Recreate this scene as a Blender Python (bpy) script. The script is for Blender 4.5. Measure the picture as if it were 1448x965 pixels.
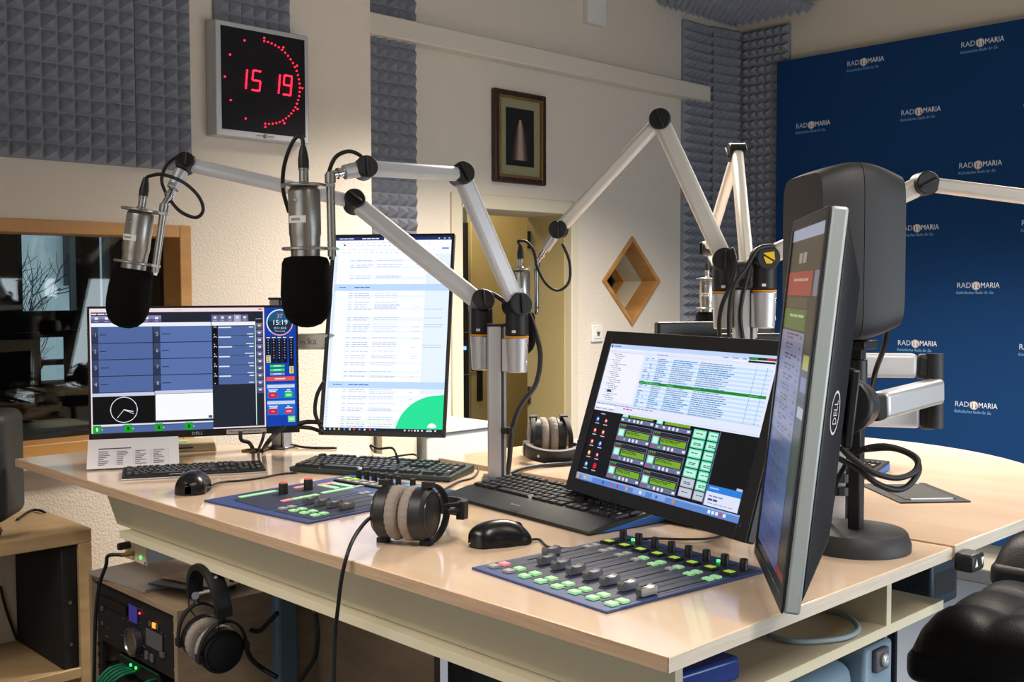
import bpy, math, random
from mathutils import Vector as V, Matrix
random.seed(7)
for o in list(bpy.data.objects): bpy.data.objects.remove(o)
SC = bpy.context.scene
COL = SC.collection
PI = math.pi

# ---------------------------------------------------------------- camera, world, assumed lights, exposure
cd = bpy.data.cameras.new('camera'); cam = bpy.data.objects.new('camera', cd); COL.objects.link(cam)
cd.sensor_width = 36; cd.lens = 36*1520.59/1448; cd.clip_start = .02; cd.clip_end = 100
YAW, PITCH, ROLL = .801481, .0471889, -.0026998
fw = V((math.cos(YAW)*math.cos(PITCH), math.sin(YAW)*math.cos(PITCH), -math.sin(PITCH)))
rt = fw.cross(V((0, 0, 1))).normalized(); up = rt.cross(fw)
rt2 = rt*math.cos(ROLL)+up*math.sin(ROLL); up2 = up*math.cos(ROLL)-rt*math.sin(ROLL)
cm = Matrix((rt2, up2, -fw)).transposed().to_4x4(); cm.translation = (0, 0, 1.5)
cam.matrix_world = cm
SC.camera = cam
SC.view_settings.view_transform = 'Standard'; SC.view_settings.look = 'None'
SC.view_settings.exposure = 0.22; SC.view_settings.gamma = 1; SC.view_settings.use_curve_mapping = False

w = bpy.data.worlds.new('world'); SC.world = w; w.use_nodes = True
w.node_tree.nodes['Background'].inputs[0].default_value = (.62, .78, .95, 1)
w.node_tree.nodes['Background'].inputs[1].default_value = 1.3

def area(name, loc, rot, sx, sy, power, color, spread=PI):
    l = bpy.data.lights.new(name, 'AREA'); l.shape = 'RECTANGLE'; l.size = sx; l.size_y = sy
    l.energy = power; l.color = color; l.spread = spread
    o = bpy.data.objects.new(name, l); COL.objects.link(o); o.location = loc; o.rotation_euler = rot
    return o
WARM = (1, .90, .79)
area('assumed_ceiling_lamp', (-.2, 1.7, 2.6), (0, 0, 0), .35, 1.2, 30, WARM, 2.35)  # this and the next warm ones: unseen lamps, assumed, no fixtures built
area('assumed_ceiling_lamp', (3.15, 2.35, 2.6), (0, 0, 0), 1.2, .35, 98, WARM, 2.35)
area('assumed_ceiling_lamp', (3.6, .9, 2.6), (0, 0, 0), .35, 1.2, 58, WARM, 2.35)
area('assumed_ceiling_lamp', (1.2, -.2, 2.6), (0, 0, 0), .35, 1.2, 24, WARM, 2.35)
area('added_corridor_light', (4.0, 4.55, 2.5), (0, 0, 0), .5, .3, 14, (1, .84, .58))  # added light for the corridor, no lamp built there
area('assumed_daylight', (-1.35, .9, 1.65), (0, -PI/2, 0), 1.2, 2.2, 7, (.80, .90, 1))  # assumed daylight as a bare area light; side wall is closed, no window
area('assumed_daylight', (2.8, -1.5, 1.15), (PI/2, 0, 0), 2.4, .9, 26, (.78, .89, 1), 2.2)  # added cool light for assumed daylight; front wall has no opening

# ---------------------------------------------------------------- helpers
def lin(h):
    h = h.lstrip('#'); r = []
    for i in (0, 2, 4):
        c = int(h[i:i+2], 16)/255; r.append(c/12.92 if c <= .04045 else ((c+.055)/1.055)**2.4)
    return tuple(r)
MATS = {}
def mat(name, c, rough=.5, metal=0, coat=0, vary=None, bump=None, emit=0, spec=.5, c2=None):
    if name in MATS: return MATS[name]
    m = bpy.data.materials.new(name); m.use_nodes = True; nt = m.node_tree; b = nt.nodes['Principled BSDF']
    col = (*lin(c), 1)
    b.inputs['Base Color'].default_value = col; b.inputs['Roughness'].default_value = rough
    b.inputs['Metallic'].default_value = metal; b.inputs['Specular IOR Level'].default_value = spec
    if coat: b.inputs['Coat Weight'].default_value = coat; b.inputs['Coat Roughness'].default_value = .06
    if emit: b.inputs['Emission Color'].default_value = col; b.inputs['Emission Strength'].default_value = emit
    tc = nt.nodes.new('ShaderNodeTexCoord')
    if vary:
        n = nt.nodes.new('ShaderNodeTexNoise'); n.inputs['Scale'].default_value = vary[0]; n.inputs['Detail'].default_value = 4
        nt.links.new(tc.outputs['Object'], n.inputs['Vector'])
        r = nt.nodes.new('ShaderNodeValToRGB'); r.color_ramp.elements[0].position = .35; r.color_ramp.elements[1].position = .65
        e2 = (*lin(c2), 1) if c2 else tuple(x*(1-vary[1]) for x in col[:3])+(1,)
        r.color_ramp.elements[0].color = e2; r.color_ramp.elements[1].color = col
        nt.links.new(n.outputs['Fac'], r.inputs['Fac']); nt.links.new(r.outputs['Color'], b.inputs['Base Color'])
    if bump:
        n = nt.nodes.new('ShaderNodeTexNoise'); n.inputs['Scale'].default_value = bump[0]; n.inputs['Detail'].default_value = 3
        nt.links.new(tc.outputs['Object'], n.inputs['Vector'])
        k = nt.nodes.new('ShaderNodeBump'); k.inputs['Strength'].default_value = bump[1]; k.inputs['Distance'].default_value = .01
        nt.links.new(n.outputs['Fac'], k.inputs['Height']); nt.links.new(k.outputs['Normal'], b.inputs['Normal'])
    MATS[name] = m; return m
def wood(name, c, c2, scale, rough, coat=0, stretch=(1, 1, 1)):
    m = mat(name, c, rough, coat=coat); nt = m.node_tree; b = nt.nodes['Principled BSDF']
    tc = nt.nodes.new('ShaderNodeTexCoord'); mp = nt.nodes.new('ShaderNodeMapping'); mp.inputs['Scale'].default_value = stretch
    n = nt.nodes.new('ShaderNodeTexNoise'); n.inputs['Scale'].default_value = scale; n.inputs['Detail'].default_value = 5; n.inputs['Distortion'].default_value = .6
    r = nt.nodes.new('ShaderNodeValToRGB'); r.color_ramp.elements[0].position = .3; r.color_ramp.elements[1].position = .7
    r.color_ramp.elements[0].color = (*lin(c2), 1); r.color_ramp.elements[1].color = (*lin(c), 1)
    nt.links.new(tc.outputs['Object'], mp.inputs['Vector']); nt.links.new(mp.outputs['Vector'], n.inputs['Vector'])
    nt.links.new(n.outputs['Fac'], r.inputs['Fac']); nt.links.new(r.outputs['Color'], b.inputs['Base Color'])
    return m
def glass(name, tint, refl=.12):
    m = bpy.data.materials.new(name); m.use_nodes = True; nt = m.node_tree; nt.nodes.clear()
    out = nt.nodes.new('ShaderNodeOutputMaterial'); mx = nt.nodes.new('ShaderNodeMixShader')
    t = nt.nodes.new('ShaderNodeBsdfTransparent'); t.inputs[0].default_value = (*lin(tint), 1)
    g = nt.nodes.new('ShaderNodeBsdfGlossy'); g.inputs['Roughness'].default_value = .02
    f = nt.nodes.new('ShaderNodeFresnel'); f.inputs['IOR'].default_value = 1.5
    nt.links.new(f.outputs[0], mx.inputs[0]); nt.links.new(t.outputs[0], mx.inputs[1]); nt.links.new(g.outputs[0], mx.inputs[2])
    nt.links.new(mx.outputs[0], out.inputs['Surface']); MATS[name] = m; return m
def print_mat(name, strength=0, rough=.4):
    """flat colours per face, read from the mesh (screens emit, paper does not)"""
    m = bpy.data.materials.new(name); m.use_nodes = True; nt = m.node_tree; b = nt.nodes['Principled BSDF']
    a = nt.nodes.new('ShaderNodeAttribute'); a.attribute_name = 'ink'
    b.inputs['Roughness'].default_value = rough
    if strength:
        b.inputs['Base Color'].default_value = (.004, .004, .005, 1); b.inputs['Specular IOR Level'].default_value = .25
        nt.links.new(a.outputs['Color'], b.inputs['Emission Color']); b.inputs['Emission Strength'].default_value = strength
    else: nt.links.new(a.outputs['Color'], b.inputs['Base Color'])
    MATS[name] = m; return m

FR = {}
def frame(o): return FR.get(o.name, Matrix.Identity(4))
def mx(loc, x=None, z=None, rz=0):
    """frame at loc: from x axis and z axis, or a turn about z"""
    if x is None: M = Matrix.Rotation(rz, 4, 'Z')
    else:
        z = V(z or (0, 0, 1)).normalized(); x = V(x); x = (x-z*x.dot(z)).normalized(); y = z.cross(x)
        M = Matrix((x, y, z)).transposed().to_4x4()
    M.translation = V(loc); return M
def tag(o, label, cat, group=None):
    o['label'] = label; o['category'] = cat
    if group: o['group'] = group
    return o
def thing(name, label, cat, M, group=None):
    if not isinstance(M, Matrix): M = Matrix.Translation(V(M))
    o = bpy.data.objects.new(name, None); COL.objects.link(o); o.matrix_world = M; o.empty_display_size = .05
    FR[o.name] = M.copy(); tag(o, label, cat, group); return o

class MB:
    """collects shapes; build() links them as one mesh object"""
    def __init__(s): s.v = []; s.f = []; s.ink = []
    def add(s, vs, fs, M=None, ink=None):
        k = len(s.v)
        s.v += [tuple(M @ V(p)) if M else tuple(p) for p in vs]
        s.f += [tuple(i+k for i in f) for f in fs]; s.ink += [ink]*len(fs); return s
    def box(s, c, d, M=None, ink=None, top=(1, 1)):
        x, y, z = (q/2 for q in d); a, b = top
        vs = [(-x, -y, -z), (x, -y, -z), (x, y, -z), (-x, y, -z), (-x*a, -y*b, z), (x*a, -y*b, z), (x*a, y*b, z), (-x*a, y*b, z)]
        vs = [(p[0]+c[0], p[1]+c[1], p[2]+c[2]) for p in vs]
        return s.add(vs, [(3, 2, 1, 0), (4, 5, 6, 7), (0, 1, 5, 4), (1, 2, 6, 5), (2, 3, 7, 6), (3, 0, 4, 7)], M, ink)
    def span(s, a, b, M=None):
        return s.box([(p+q)/2 for p, q in zip(a, b)], [abs(q-p) for p, q in zip(a, b)], M)
    def bar(s, a, b, wd, ht, side):
        """box beam from a to b, wd along side, ht across"""
        a, b = V(a), V(b); d = (b-a); L = d.length; e = d/L; side = V(side); side = side-e*side.dot(e); M = mx((a+b)/2, d, side)
        return s.box((0, 0, 0), (L, ht, wd), M)
    def cyl(s, a, b, r, r2=None, n=20, cap=True):
        a, b = V(a), V(b); r2 = r if r2 is None else r2; d = (b-a).normalized()
        x = d.orthogonal().normalized(); y = d.cross(x); vs = []
        for p, q in ((a, r), (b, r2)):
            vs += [p+(x*math.cos(2*PI*i/n)+y*math.sin(2*PI*i/n))*q for i in range(n)]
        fs = [(i, (i+1) % n, n+(i+1) % n, n+i) for i in range(n)]
        if cap: fs += [tuple(reversed(range(n))), tuple(range(n, 2*n))]
        return s.add(vs, fs)
    def lathe(s, prof, M=None, n=28, sy=1, wob=None):
        vs = []; m = len(prof)
        for i in range(n):
            a = 2*PI*i/n
            for j, (r, z) in enumerate(prof):
                q = r*(1+(wob(i, j) if wob else 0)); vs.append((q*math.cos(a), q*math.sin(a)*sy, z))
        fs = [(i*m+j, (i+1) % n*m+j, (i+1) % n*m+j+1, i*m+j+1) for i in range(n) for j in range(m-1)]
        for j, fl in ((0, 1), (m-1, 0)):
            if prof[j][0] > 1e-6:
                q = [i*m+j for i in range(n)]; fs.append(tuple(reversed(q)) if fl else tuple(q))
        return s.add(vs, fs, M)
    def tube(s, pts, r, n=8, sm=6, closed=False):
        P = [V(p) for p in pts]; Q = []
        if sm and len(P) > 2:
            for i in range(len(P)-1):
                p0, p1, p2, p3 = P[max(i-1, 0)], P[i], P[i+1], P[min(i+2, len(P)-1)]
                for k in range(sm):
                    t = k/sm
                    Q.append(.5*((2*p1)+(p2-p0)*t+(2*p0-5*p1+4*p2-p3)*t*t+(3*p1-p0-3*p2+p3)*t**3))
            Q.append(P[-1])
        else: Q = P
        vs = []; x = None
        for i, p in enumerate(Q):
            d = (Q[min(i+1, len(Q)-1)]-Q[max(i-1, 0)])
            d = d.normalized() if d.length > 1e-9 else V((0, 0, 1))
            x = d.orthogonal().normalized() if x is None else (x-d*x.dot(d)).normalized()
            y = d.cross(x); rr = r(i/(len(Q)-1)) if callable(r) else r
            vs += [p+(x*math.cos(2*PI*k/n)+y*math.sin(2*PI*k/n))*rr for k in range(n)]
        fs = [(i*n+k, i*n+(k+1) % n, (i+1)*n+(k+1) % n, (i+1)*n+k) for i in range(len(Q)-1) for k in range(n)]
        fs += [tuple(reversed(range(n))), tuple(range((len(Q)-1)*n, len(Q)*n))]
        return s.add(vs, fs)
    def ribbon(s, pts, side, wd, th, sm=5):
        """flat strap through pts: wd along side, th across"""
        P = [V(p) for p in pts]; Q = []; side = V(side).normalized()
        for i in range(len(P)-1):
            p0, p1, p2, p3 = P[max(i-1, 0)], P[i], P[i+1], P[min(i+2, len(P)-1)]
            for k in range(sm):
                t = k/sm; Q.append(.5*((2*p1)+(p2-p0)*t+(2*p0-5*p1+4*p2-p3)*t*t+(3*p1-p0-3*p2+p3)*t**3))
        Q.append(P[-1]); vs = []
        for i, p in enumerate(Q):
            d = (Q[min(i+1, len(Q)-1)]-Q[max(i-1, 0)]).normalized(); nn = d.cross(side).normalized()
            w2 = wd(i/(len(Q)-1)) if callable(wd) else wd
            for a, b in ((-.5, -.5), (-.35, -.62), (.35, -.62), (.5, -.5), (.5, .5), (.35, .62), (-.35, .62), (-.5, .5)): vs.append(p+side*w2*a+nn*th*b)
        n = 8
        fs = [(i*n+k, i*n+(k+1) % n, (i+1)*n+(k+1) % n, (i+1)*n+k) for i in range(len(Q)-1) for k in range(n)]
        fs += [tuple(reversed(range(n))), tuple(range((len(Q)-1)*n, len(Q)*n))]
        return s.add(vs, fs)
    def prism(s, poly, z0, z1, M=None, ink=None):
        n = len(poly); vs = [(x, y, z0) for x, y in poly]+[(x, y, z1) for x, y in poly]
        fs = [tuple(reversed(range(n))), tuple(range(n, 2*n))]+[(i, (i+1) % n, n+(i+1) % n, n+i) for i in range(n)]
        return s.add(vs, fs, M, ink)
    def rect(s, x0, y0, x1, y1, z, ink, M=None):
        return s.add([(x0, y0, z), (x1, y0, z), (x1, y1, z), (x0, y1, z)], [(0, 1, 2, 3)], M, ink)
    def disc(s, x, y, r, z, ink, n=28, M=None, r0=0, a0=0, a1=2*PI):
        A = [a0+(a1-a0)*i/n for i in range(n+1)]
        if r0:
            vs = [(x+q*math.cos(a), y+q*math.sin(a), z) for a in A for q in (r0, r)]
            return s.add(vs, [(2*i, 2*i+1, 2*i+3, 2*i+2) for i in range(n)], M, ink)
        vs = [(x, y, z)]+[(x+r*math.cos(a), y+r*math.sin(a), z) for a in A]
        return s.add(vs, [(0, i+1, i+2) for i in range(n)], M, ink)
    def text(s, t, x, y, h, z, ink, M=None, align=0, shear=0, wide=1):
        vs, fs, wd = glyphs(t); k = h/.7
        ox = x-wd*k*wide*align
        return s.add([(ox+(p[0]+p[1]*shear)*k*wide, y+p[1]*k, z) for p in vs], fs, M, ink)
    def build(s, name, m, parent=None, smooth=False, bevel=0, seg=2, world=True, kind=None, angle=None):
        me = bpy.data.meshes.new(name)
        vs = s.v
        if parent is not None and world:
            I = frame(parent).inverted(); vs = [tuple(I @ V(p)) for p in vs]
        me.from_pydata(vs, [], s.f); me.update()
        if any(i is not None for i in s.ink):
            a = me.color_attributes.new('ink', 'FLOAT_COLOR', 'CORNER'); k = 0
            for f, c in zip(me.polygons, s.ink):
                c = (*lin(c), 1) if isinstance(c, str) else ((*c, 1) if c else (0, 0, 0, 1))
                for li in f.loop_indices: a.data[li].color = c
        me.materials.append(m if not isinstance(m, str) else MATS[m])
        o = bpy.data.objects.new(name, me); COL.objects.link(o)
        if parent is not None: o.parent = parent; FR[o.name] = frame(parent)
        if smooth:
            for p in me.polygons: p.use_smooth = True
            if angle: me.set_sharp_from_angle(angle=math.radians(angle))
        if bevel:
            b = o.modifiers.new('bevel', 'BEVEL'); b.width = bevel; b.segments = seg; b.limit_method = 'ANGLE'; b.angle_limit = .7
            for p in me.polygons: p.use_smooth = True
            me.set_sharp_from_angle(angle=math.radians(50))
        if kind: o['kind'] = kind
        return o
GC = {}
def glyphs(t):
    if t not in GC:
        c = bpy.data.curves.new('lettering', 'FONT'); c.body = t; c.size = 1; c.resolution_u = 2
        o = bpy.data.objects.new('lettering', c); COL.objects.link(o)
        dg = bpy.context.evaluated_depsgraph_get(); e = o.evaluated_get(dg); me = e.to_mesh()
        vs = [tuple(v.co) for v in me.vertices]; fs = [tuple(p.vertices) for p in me.polygons]
        e.to_mesh_clear(); bpy.data.objects.remove(o); bpy.data.curves.remove(c)
        GC[t] = (vs, fs, max([p[0] for p in vs] or [0]))
    return GC[t]
for t in ('15', '19', '15:19', '37', '29.11.2018', 'Donnerstag', '1', '2', '3', '4', '5', '6', '7', '8', 'DELL', 'Dell', 'RADI', 'MARIA', 'Katholisches Radio für Sie', 'm', 'ka', '!',
          'WhatsApp 079 944 00 44', 'Wann kann ich welchen Hausmeister?', 'Moderation', 'ON', 'ON AIR', '00', '30', 'Alesis', 'Gäste'): glyphs(t)
def slip(o, parent=None):
    """a copy of a thing with its parts and their sub-parts (mesh data shared)"""
    c = o.copy(); COL.objects.link(c); c.parent = parent
    for ch in list(o.children): slip(ch, c)
    return c
def struct(name, mb, m, **k):
    o = mb.build(name, m, **k); o['kind'] = 'structure'; return o

# ---------------------------------------------------------------- materials
def plaster(name, c):
    m = mat(name, c, .9, bump=(120, .35)); return m
plaster('plaster', '#d9cfc0'); mat('plain_wall', '#d6cdbd', .9, bump=(200, .15)); mat('ceiling_paint', '#bdb8ae', .95, bump=(150, .1))
mat('khaki', '#b9a876', .8, vary=(3, .08)); mat('white_paint', '#dedcd6', .6); mat('cabinet_white', '#b9babb', .6); mat('cream_paint', '#cfc6ae', .6)
mat('carpet', '#707a88', .95, vary=(420, .5), c2='#3a424e', bump=(500, .6))
mat('foam', '#8f939d', .95, vary=(300, .12), bump=(700, .25))
wood('desk_wood', '#e8cfb6', '#dfc2a4', 5, .16, coat=.6, stretch=(1.6, .25, 1))
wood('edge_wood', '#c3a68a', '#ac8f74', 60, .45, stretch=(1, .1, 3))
wood('edge_wood_daylit', '#d4ccbf', '#c2b8a8', 60, .45, stretch=(.1, 1, 3))  # edge_wood made paler and greyer: cool daylight on side edges put into the colour
wood('shelf_wood', '#b89d76', '#a68a63', 14, .4, stretch=(.2, 1, 2))
wood('rack_wood', '#a08a72', '#8d7760', 14, .5, stretch=(.3, .3, 2))
wood('oak', '#c39357', '#a8773f', 12, .45, stretch=(.3, .3, 1))
mat('cream_board', '#c9c1a8', .55); mat('cream_edge', '#d8d0b4', .5)
mat('black_plastic', '#101114', .45, bump=(900, .08)); mat('matte_black', '#0d0d0f', .7); mat('gloss_black', '#0a0a0c', .28)
mat('rubber', '#101012', .5); mat('dark_grey', '#26282b', .55, bump=(800, .1)); mat('mid_grey', '#55565a', .5)
mat('foam_black', '#0d0d0e', 1, bump=(1500, .5), spec=.1)
mat('alu', '#c2c3c6', .46, metal=.7); mat('alu_dark', '#8a8a8e', .3, metal=.95); mat('chrome', '#cfcfd2', .12, metal=1)
mat('arm_paint', '#d6d9de', .4, metal=.1); mat('arm_white', '#d9d4cc', .42, metal=.1); mat('orange', '#e0950a', .5)
mat('mic_silver', '#a6a49f', .3, metal=.9); mat('velour', '#8f867e', .95, bump=(300, .3)); mat('blue_panel', '#0b3a6c', .75, vary=(60, .06), spec=.2)
mat('console_blue', '#31457a', .45); mat('console_dark', '#232a40', .5); mat('btn_green', '#9fdc9f', .4, emit=.25); mat('btn_grey', '#a9a8a6', .45)
mat('btn_pink', '#ef8f92', .4, emit=.25); mat('btn_lime', '#a8cf3a', .4, emit=.35); mat('led_red', '#ff2a3a', .4, emit=5); mat('led_clock', '#ff1024', .4, emit=9)
mat('led_green', '#2aff5a', .4, emit=4); mat('led_blue', '#4a7bff', .4, emit=4); mat('led_orange', '#ff8a2a', .4, emit=1.6)
mat('leather', '#080707', .5, spec=.25, bump=(220, .12)); mat('steel_blue', '#5e7488', .45); mat('navy_steel', '#16283a', .5)
mat('paper_white', '#dcdade', .8); mat('blue_pack', '#14398a', .25); mat('cable_grey', '#8fa0a8', .5); mat('cable_green', '#0f6e4e', .5)
mat('picture_frame', '#3a2213', .35, vary=(60, .5), bump=(120, .5)); mat('gilt', '#8a6a34', .35, metal=.6, bump=(150, .6)); mat('mat_board', '#8f8a66', .8)
mat('picture_dark', '#0b0a0e', .6); mat('cap_orange', '#d65a3a', .5); mat('lcd_purple', '#3c3690', .4, emit=.25); mat('key_black', '#1b1c1f', .38); mat('kb_green', '#26332f', .4); mat('kb_blue', '#1d63b4', .4)
mat('case_grey', '#7f96a8', .5); mat('clock_face', '#141318', .5, spec=.2); mat('brown_box', '#a07a4c', .7); mat('beige_plastic', '#c4b596', .5)
print_mat('screen_bright', 1.03, .35); print_mat('screen_mid', .85, .35); print_mat('screen_dim', .5, .3); print_mat('ink_print', 0, .7)
glass('pane', '#dde4e0'); mat('fader_metal', '#a4a4a8', .3, metal=.8); mat('edge_silver', '#a6b0b2', .45, metal=.2)
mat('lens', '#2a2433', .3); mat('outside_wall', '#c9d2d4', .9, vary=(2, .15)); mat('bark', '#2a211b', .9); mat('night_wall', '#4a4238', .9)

# ---------------------------------------------------------------- the room
YL, YB, XR, ZC = 3.40, 3.74, 5.50, 3.12          # window wall, door wall, banner wall, ceiling
m = MB(); m.span((-1.5, -1.7, -.05), (5.7, 6.4, 0)); struct('floor', m, 'carpet')
m = MB(); m.span((-1.5, -1.7, ZC), (5.7, 4.04, ZC+.1)); struct('ceiling', m, 'ceiling_paint')
WX0, WX1, WZ0, WZ1 = .15, 1.767, .985, 1.722
m = MB(); m.span((-1.5, YL, 0), (WX0, YL+.22, ZC)); m.span((WX1, YL, 0), (2.534, YB, ZC)); m.span((WX0, YL, 0), (WX1, YL+.22, WZ0)); m.span((WX0, YL, WZ1), (WX1, YL+.22, ZC))
struct('wall_left', m, 'plaster')
DX0, DX1, DZ = 3.285, 4.045, 1.895
cx, cz, hd = 4.522, 1.548, .243
m = MB(); TH = .30
def py(poly): m.prism([(x, z) for x, z in poly], 0, -TH, Matrix(((1, 0, 0, 0), (0, 0, -1, YB), (0, 1, 0, 0), (0, 0, 0, 1))))
py([(2.534, 0), (DX0, 0), (DX0, ZC), (2.534, ZC)]); py([(DX0, DZ), (DX1, DZ), (DX1, ZC), (DX0, ZC)])
py([(DX1, 0), (cx, 0), (cx, cz-hd), (cx-hd, cz), (cx, cz+hd), (cx, ZC), (DX1, ZC)])
py([(cx, 0), (5.5, 0), (5.5, ZC), (cx, ZC), (cx, cz+hd), (cx+hd, cz), (cx, cz-hd)])
struct('wall_back', m, 'plaster')
m = MB(); m.span((XR, -1.7, 0), (XR+.15, YB+.3, ZC)); struct('wall_right', m, 'plain_wall')
m = MB(); m.span((-1.5, -1.7, 0), (XR, -1.55, ZC)); struct('wall_front', m, 'plain_wall')
m = MB(); m.span((-1.6, -1.7, 0), (-1.45, 3.6, ZC)); struct('wall_side', m, 'plain_wall')
m = MB(); m.span((4.6, 3.70, 0), (XR, 3.74, .09)); struct('baseboard_back', m, 'mid_grey', bevel=.004)
m = MB(); m.span((XR-.02, -1.5, 0), (XR, 3.7, .07)); struct('baseboard_right', m, 'mid_grey', bevel=.004)
m = MB(); m.span((2.5, 3.66, 2.572), (5.13, YB, 2.661)); struct('trim_1', m, 'plain_wall', bevel=.006)
m = MB(); m.span((4.13, 3.70, 2.86), (4.27, YB, ZC)); struct('trim_2', m, 'white_paint', bevel=.004)

# observation window to the next studio
m = MB(); d = .042
for a, b in (((WX0, WX1-d), 'top'), ((WX0, WX1-d), 'bot')):
    z0, z1 = (WZ1-d, WZ1) if b == 'top' else (WZ0, WZ0+d)
    m.span((a[0], YL-.012, z0), (a[1], YL+.14, z1))
m.span((WX1-d, YL-.012, WZ0), (WX1, YL+.14, WZ1)); m.span((WX0, YL-.012, WZ0+d), (WX0+d, YL+.14, WZ1-d))
win = struct('window_1', m, 'oak', bevel=.003)
m = MB(); m.span((WX0+d, YL+.11, WZ0+d), (WX1-d, YL+.122, WZ1-d)); m.build('pane', 'pane', win, world=True)
m = MB(); m.span((WX0, YL-.05, WZ0-.03), (WX1, YL+.02, WZ0)); m.build('window_sill', 'cream_edge', win, bevel=.004)

# next studio, seen through the pane; its far window and outdoors replace a pane reflection
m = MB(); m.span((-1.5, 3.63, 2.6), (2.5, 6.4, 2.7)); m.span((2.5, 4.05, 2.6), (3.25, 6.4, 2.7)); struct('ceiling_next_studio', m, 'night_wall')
m = MB(); yb = 6.2
for a, b in (((-1.5, 0), (2.19, 2.6)), ((2.19, 0), (2.55, .98)), ((2.19, 1.24), (2.55, 1.36)), ((2.19, 2.1), (3.25, 2.6)), ((2.55, 0), (2.63, 2.1)), ((2.63, 0), (2.75, 1.36)), ((2.75, 0), (3.25, 2.1))):
    m.span((a[0], yb, a[1]), (b[0], yb+.2, b[1]))
m.span((3.2, 4.04, 0), (3.25, 6.4, 2.6)); m.span((-1.5, 3.62, 0), (-1.4, 6.4, 2.6))
struct('wall_next_studio', m, 'night_wall')  # openings shaped after the bright patches reflected in the pane
m = MB()
for x0, x1 in ((2.19, 2.55), (2.63, 2.75)):
    m.span((x0, yb+.02, .98), (x0+.03, yb+.1, 2.1)); m.span((x1-.03, yb+.02, .98), (x1, yb+.1, 2.1))
    for z in (1.08, 1.36): m.span((x0, yb+.02, z), (x1, yb+.1, z+.03))
struct('window_reflected', m, 'mid_grey')  # built in place of the pane's reflection of the windows behind the camera
m = MB(); m.span((-.5, 9.2, -1), (6.5, 9.5, 6)); o = m.build('reflected_facade', 'outside_wall'); tag(o, 'pale house wall across the yard behind the next studio window', 'building')  # added outdoors, solid shape for what the pane reflects
m = MB()
for x, z in ((3.62, 1.55), (4.4, 1.55), (3.62, .1), (4.4, .1)): m.span((x, 9.12, z), (x+.26, 9.2, z+.5))
m.build('reflected_house_window', 'lens', o)
def tree(x, y, seed):
    rnd = random.Random(seed); m = MB()
    def br(p, d, L, r, k):
        q = p+d*L; m.tube([p, (p+q)/2+V((rnd.uniform(-.1, .1)*L, 0, rnd.uniform(-.1, .1)*L)), q], lambda t: r*(1-.4*t), 5, 3)
        if k:
            for _ in range(3):
                e = (d+V((rnd.uniform(-1, 1), rnd.uniform(-.5, .5), rnd.uniform(-.35, .8)))).normalized(); br(p+d*L*rnd.uniform(.5, 1), e, L*.72, r*.6, k-1)
    br(V((x, y, -.2)), V((.05, 0, 1)), .8, .03, 5)
    return tag(m.build('reflected_tree', 'bark'), 'bare branching tree outside the next studio window', 'tree')
tree(2.65, 7.6, 4)  # added tree, solid shape for the branches reflected in the pane
# furniture of the next studio, dark behind the pane
t = thing('studio_table', 'dark studio table seen through the observation window', 'table', (1.9, 5.0, 0))
m = MB(); m.span((1.2, 4.6, .82), (2.75, 5.4, .86)); m.build('tabletop', 'rack_wood', t, bevel=.004)
for x in (1.3, 2.65):
    for y in (4.7, 5.3): m = MB(); m.span((x-.03, y-.03, 0), (x+.03, y+.03, .82)); m.build('leg', 'navy_steel', t)
for i, (x, y, rz) in enumerate(((1.55, 4.85, .2), (2.25, 5.0, -.3))):
    t = thing('studio_monitor', ('dark monitor on the studio table, seen through the pane beside the window frame', 'dark monitor further along the table seen through the pane')[1-i], 'monitor', mx((x, y, .86), rz=rz))
    m = MB(); m.span((-.27, -.015, .12), (.27, .015, .46)); m.build('panel', 'black_plastic', t, world=False, bevel=.005)
    m = MB(); m.cyl((0, .03, .015), (0, .03, .3), .02); m.build('stand', 'black_plastic', t, world=False); m = MB(); m.span((-.11, -.07, 0), (.11, .11, .015)); m.build('foot', 'black_plastic', t, world=False, bevel=.004)
t = thing('boom_microphone', 'dark boom arm microphone behind the observation window pane', 'microphone', (2.3, 4.75, .86))
m = MB(); m.cyl((2.3, 4.75, .86), (2.3, 4.75, 1.3), .02); m.bar((2.3, 4.75, 1.3), (2.12, 4.6, 1.62), .03, .04, (.6, -.7, 0)); m.bar((2.12, 4.6, 1.62), (1.98, 4.45, 1.55), .03, .035, (.6, -.7, 0)); m.build('arm', 'black_plastic', t, bevel=.006)
m = MB(); m.lathe([(0, 0), (.035, .01), (.05, .06), (.045, .12), (.03, .13), (.03, .26), (0, .26)], Matrix.Translation((1.96, 4.43, 1.28))); m.build('capsule', 'foam_black', t, smooth=True)
m = MB(); m.tube([(1.96, 4.43, 1.54), (1.95, 4.42, 1.66), (2.02, 4.47, 1.72), (2.1, 4.57, 1.66)], .007); m.build('cable', 'rubber', t, smooth=True)

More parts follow.
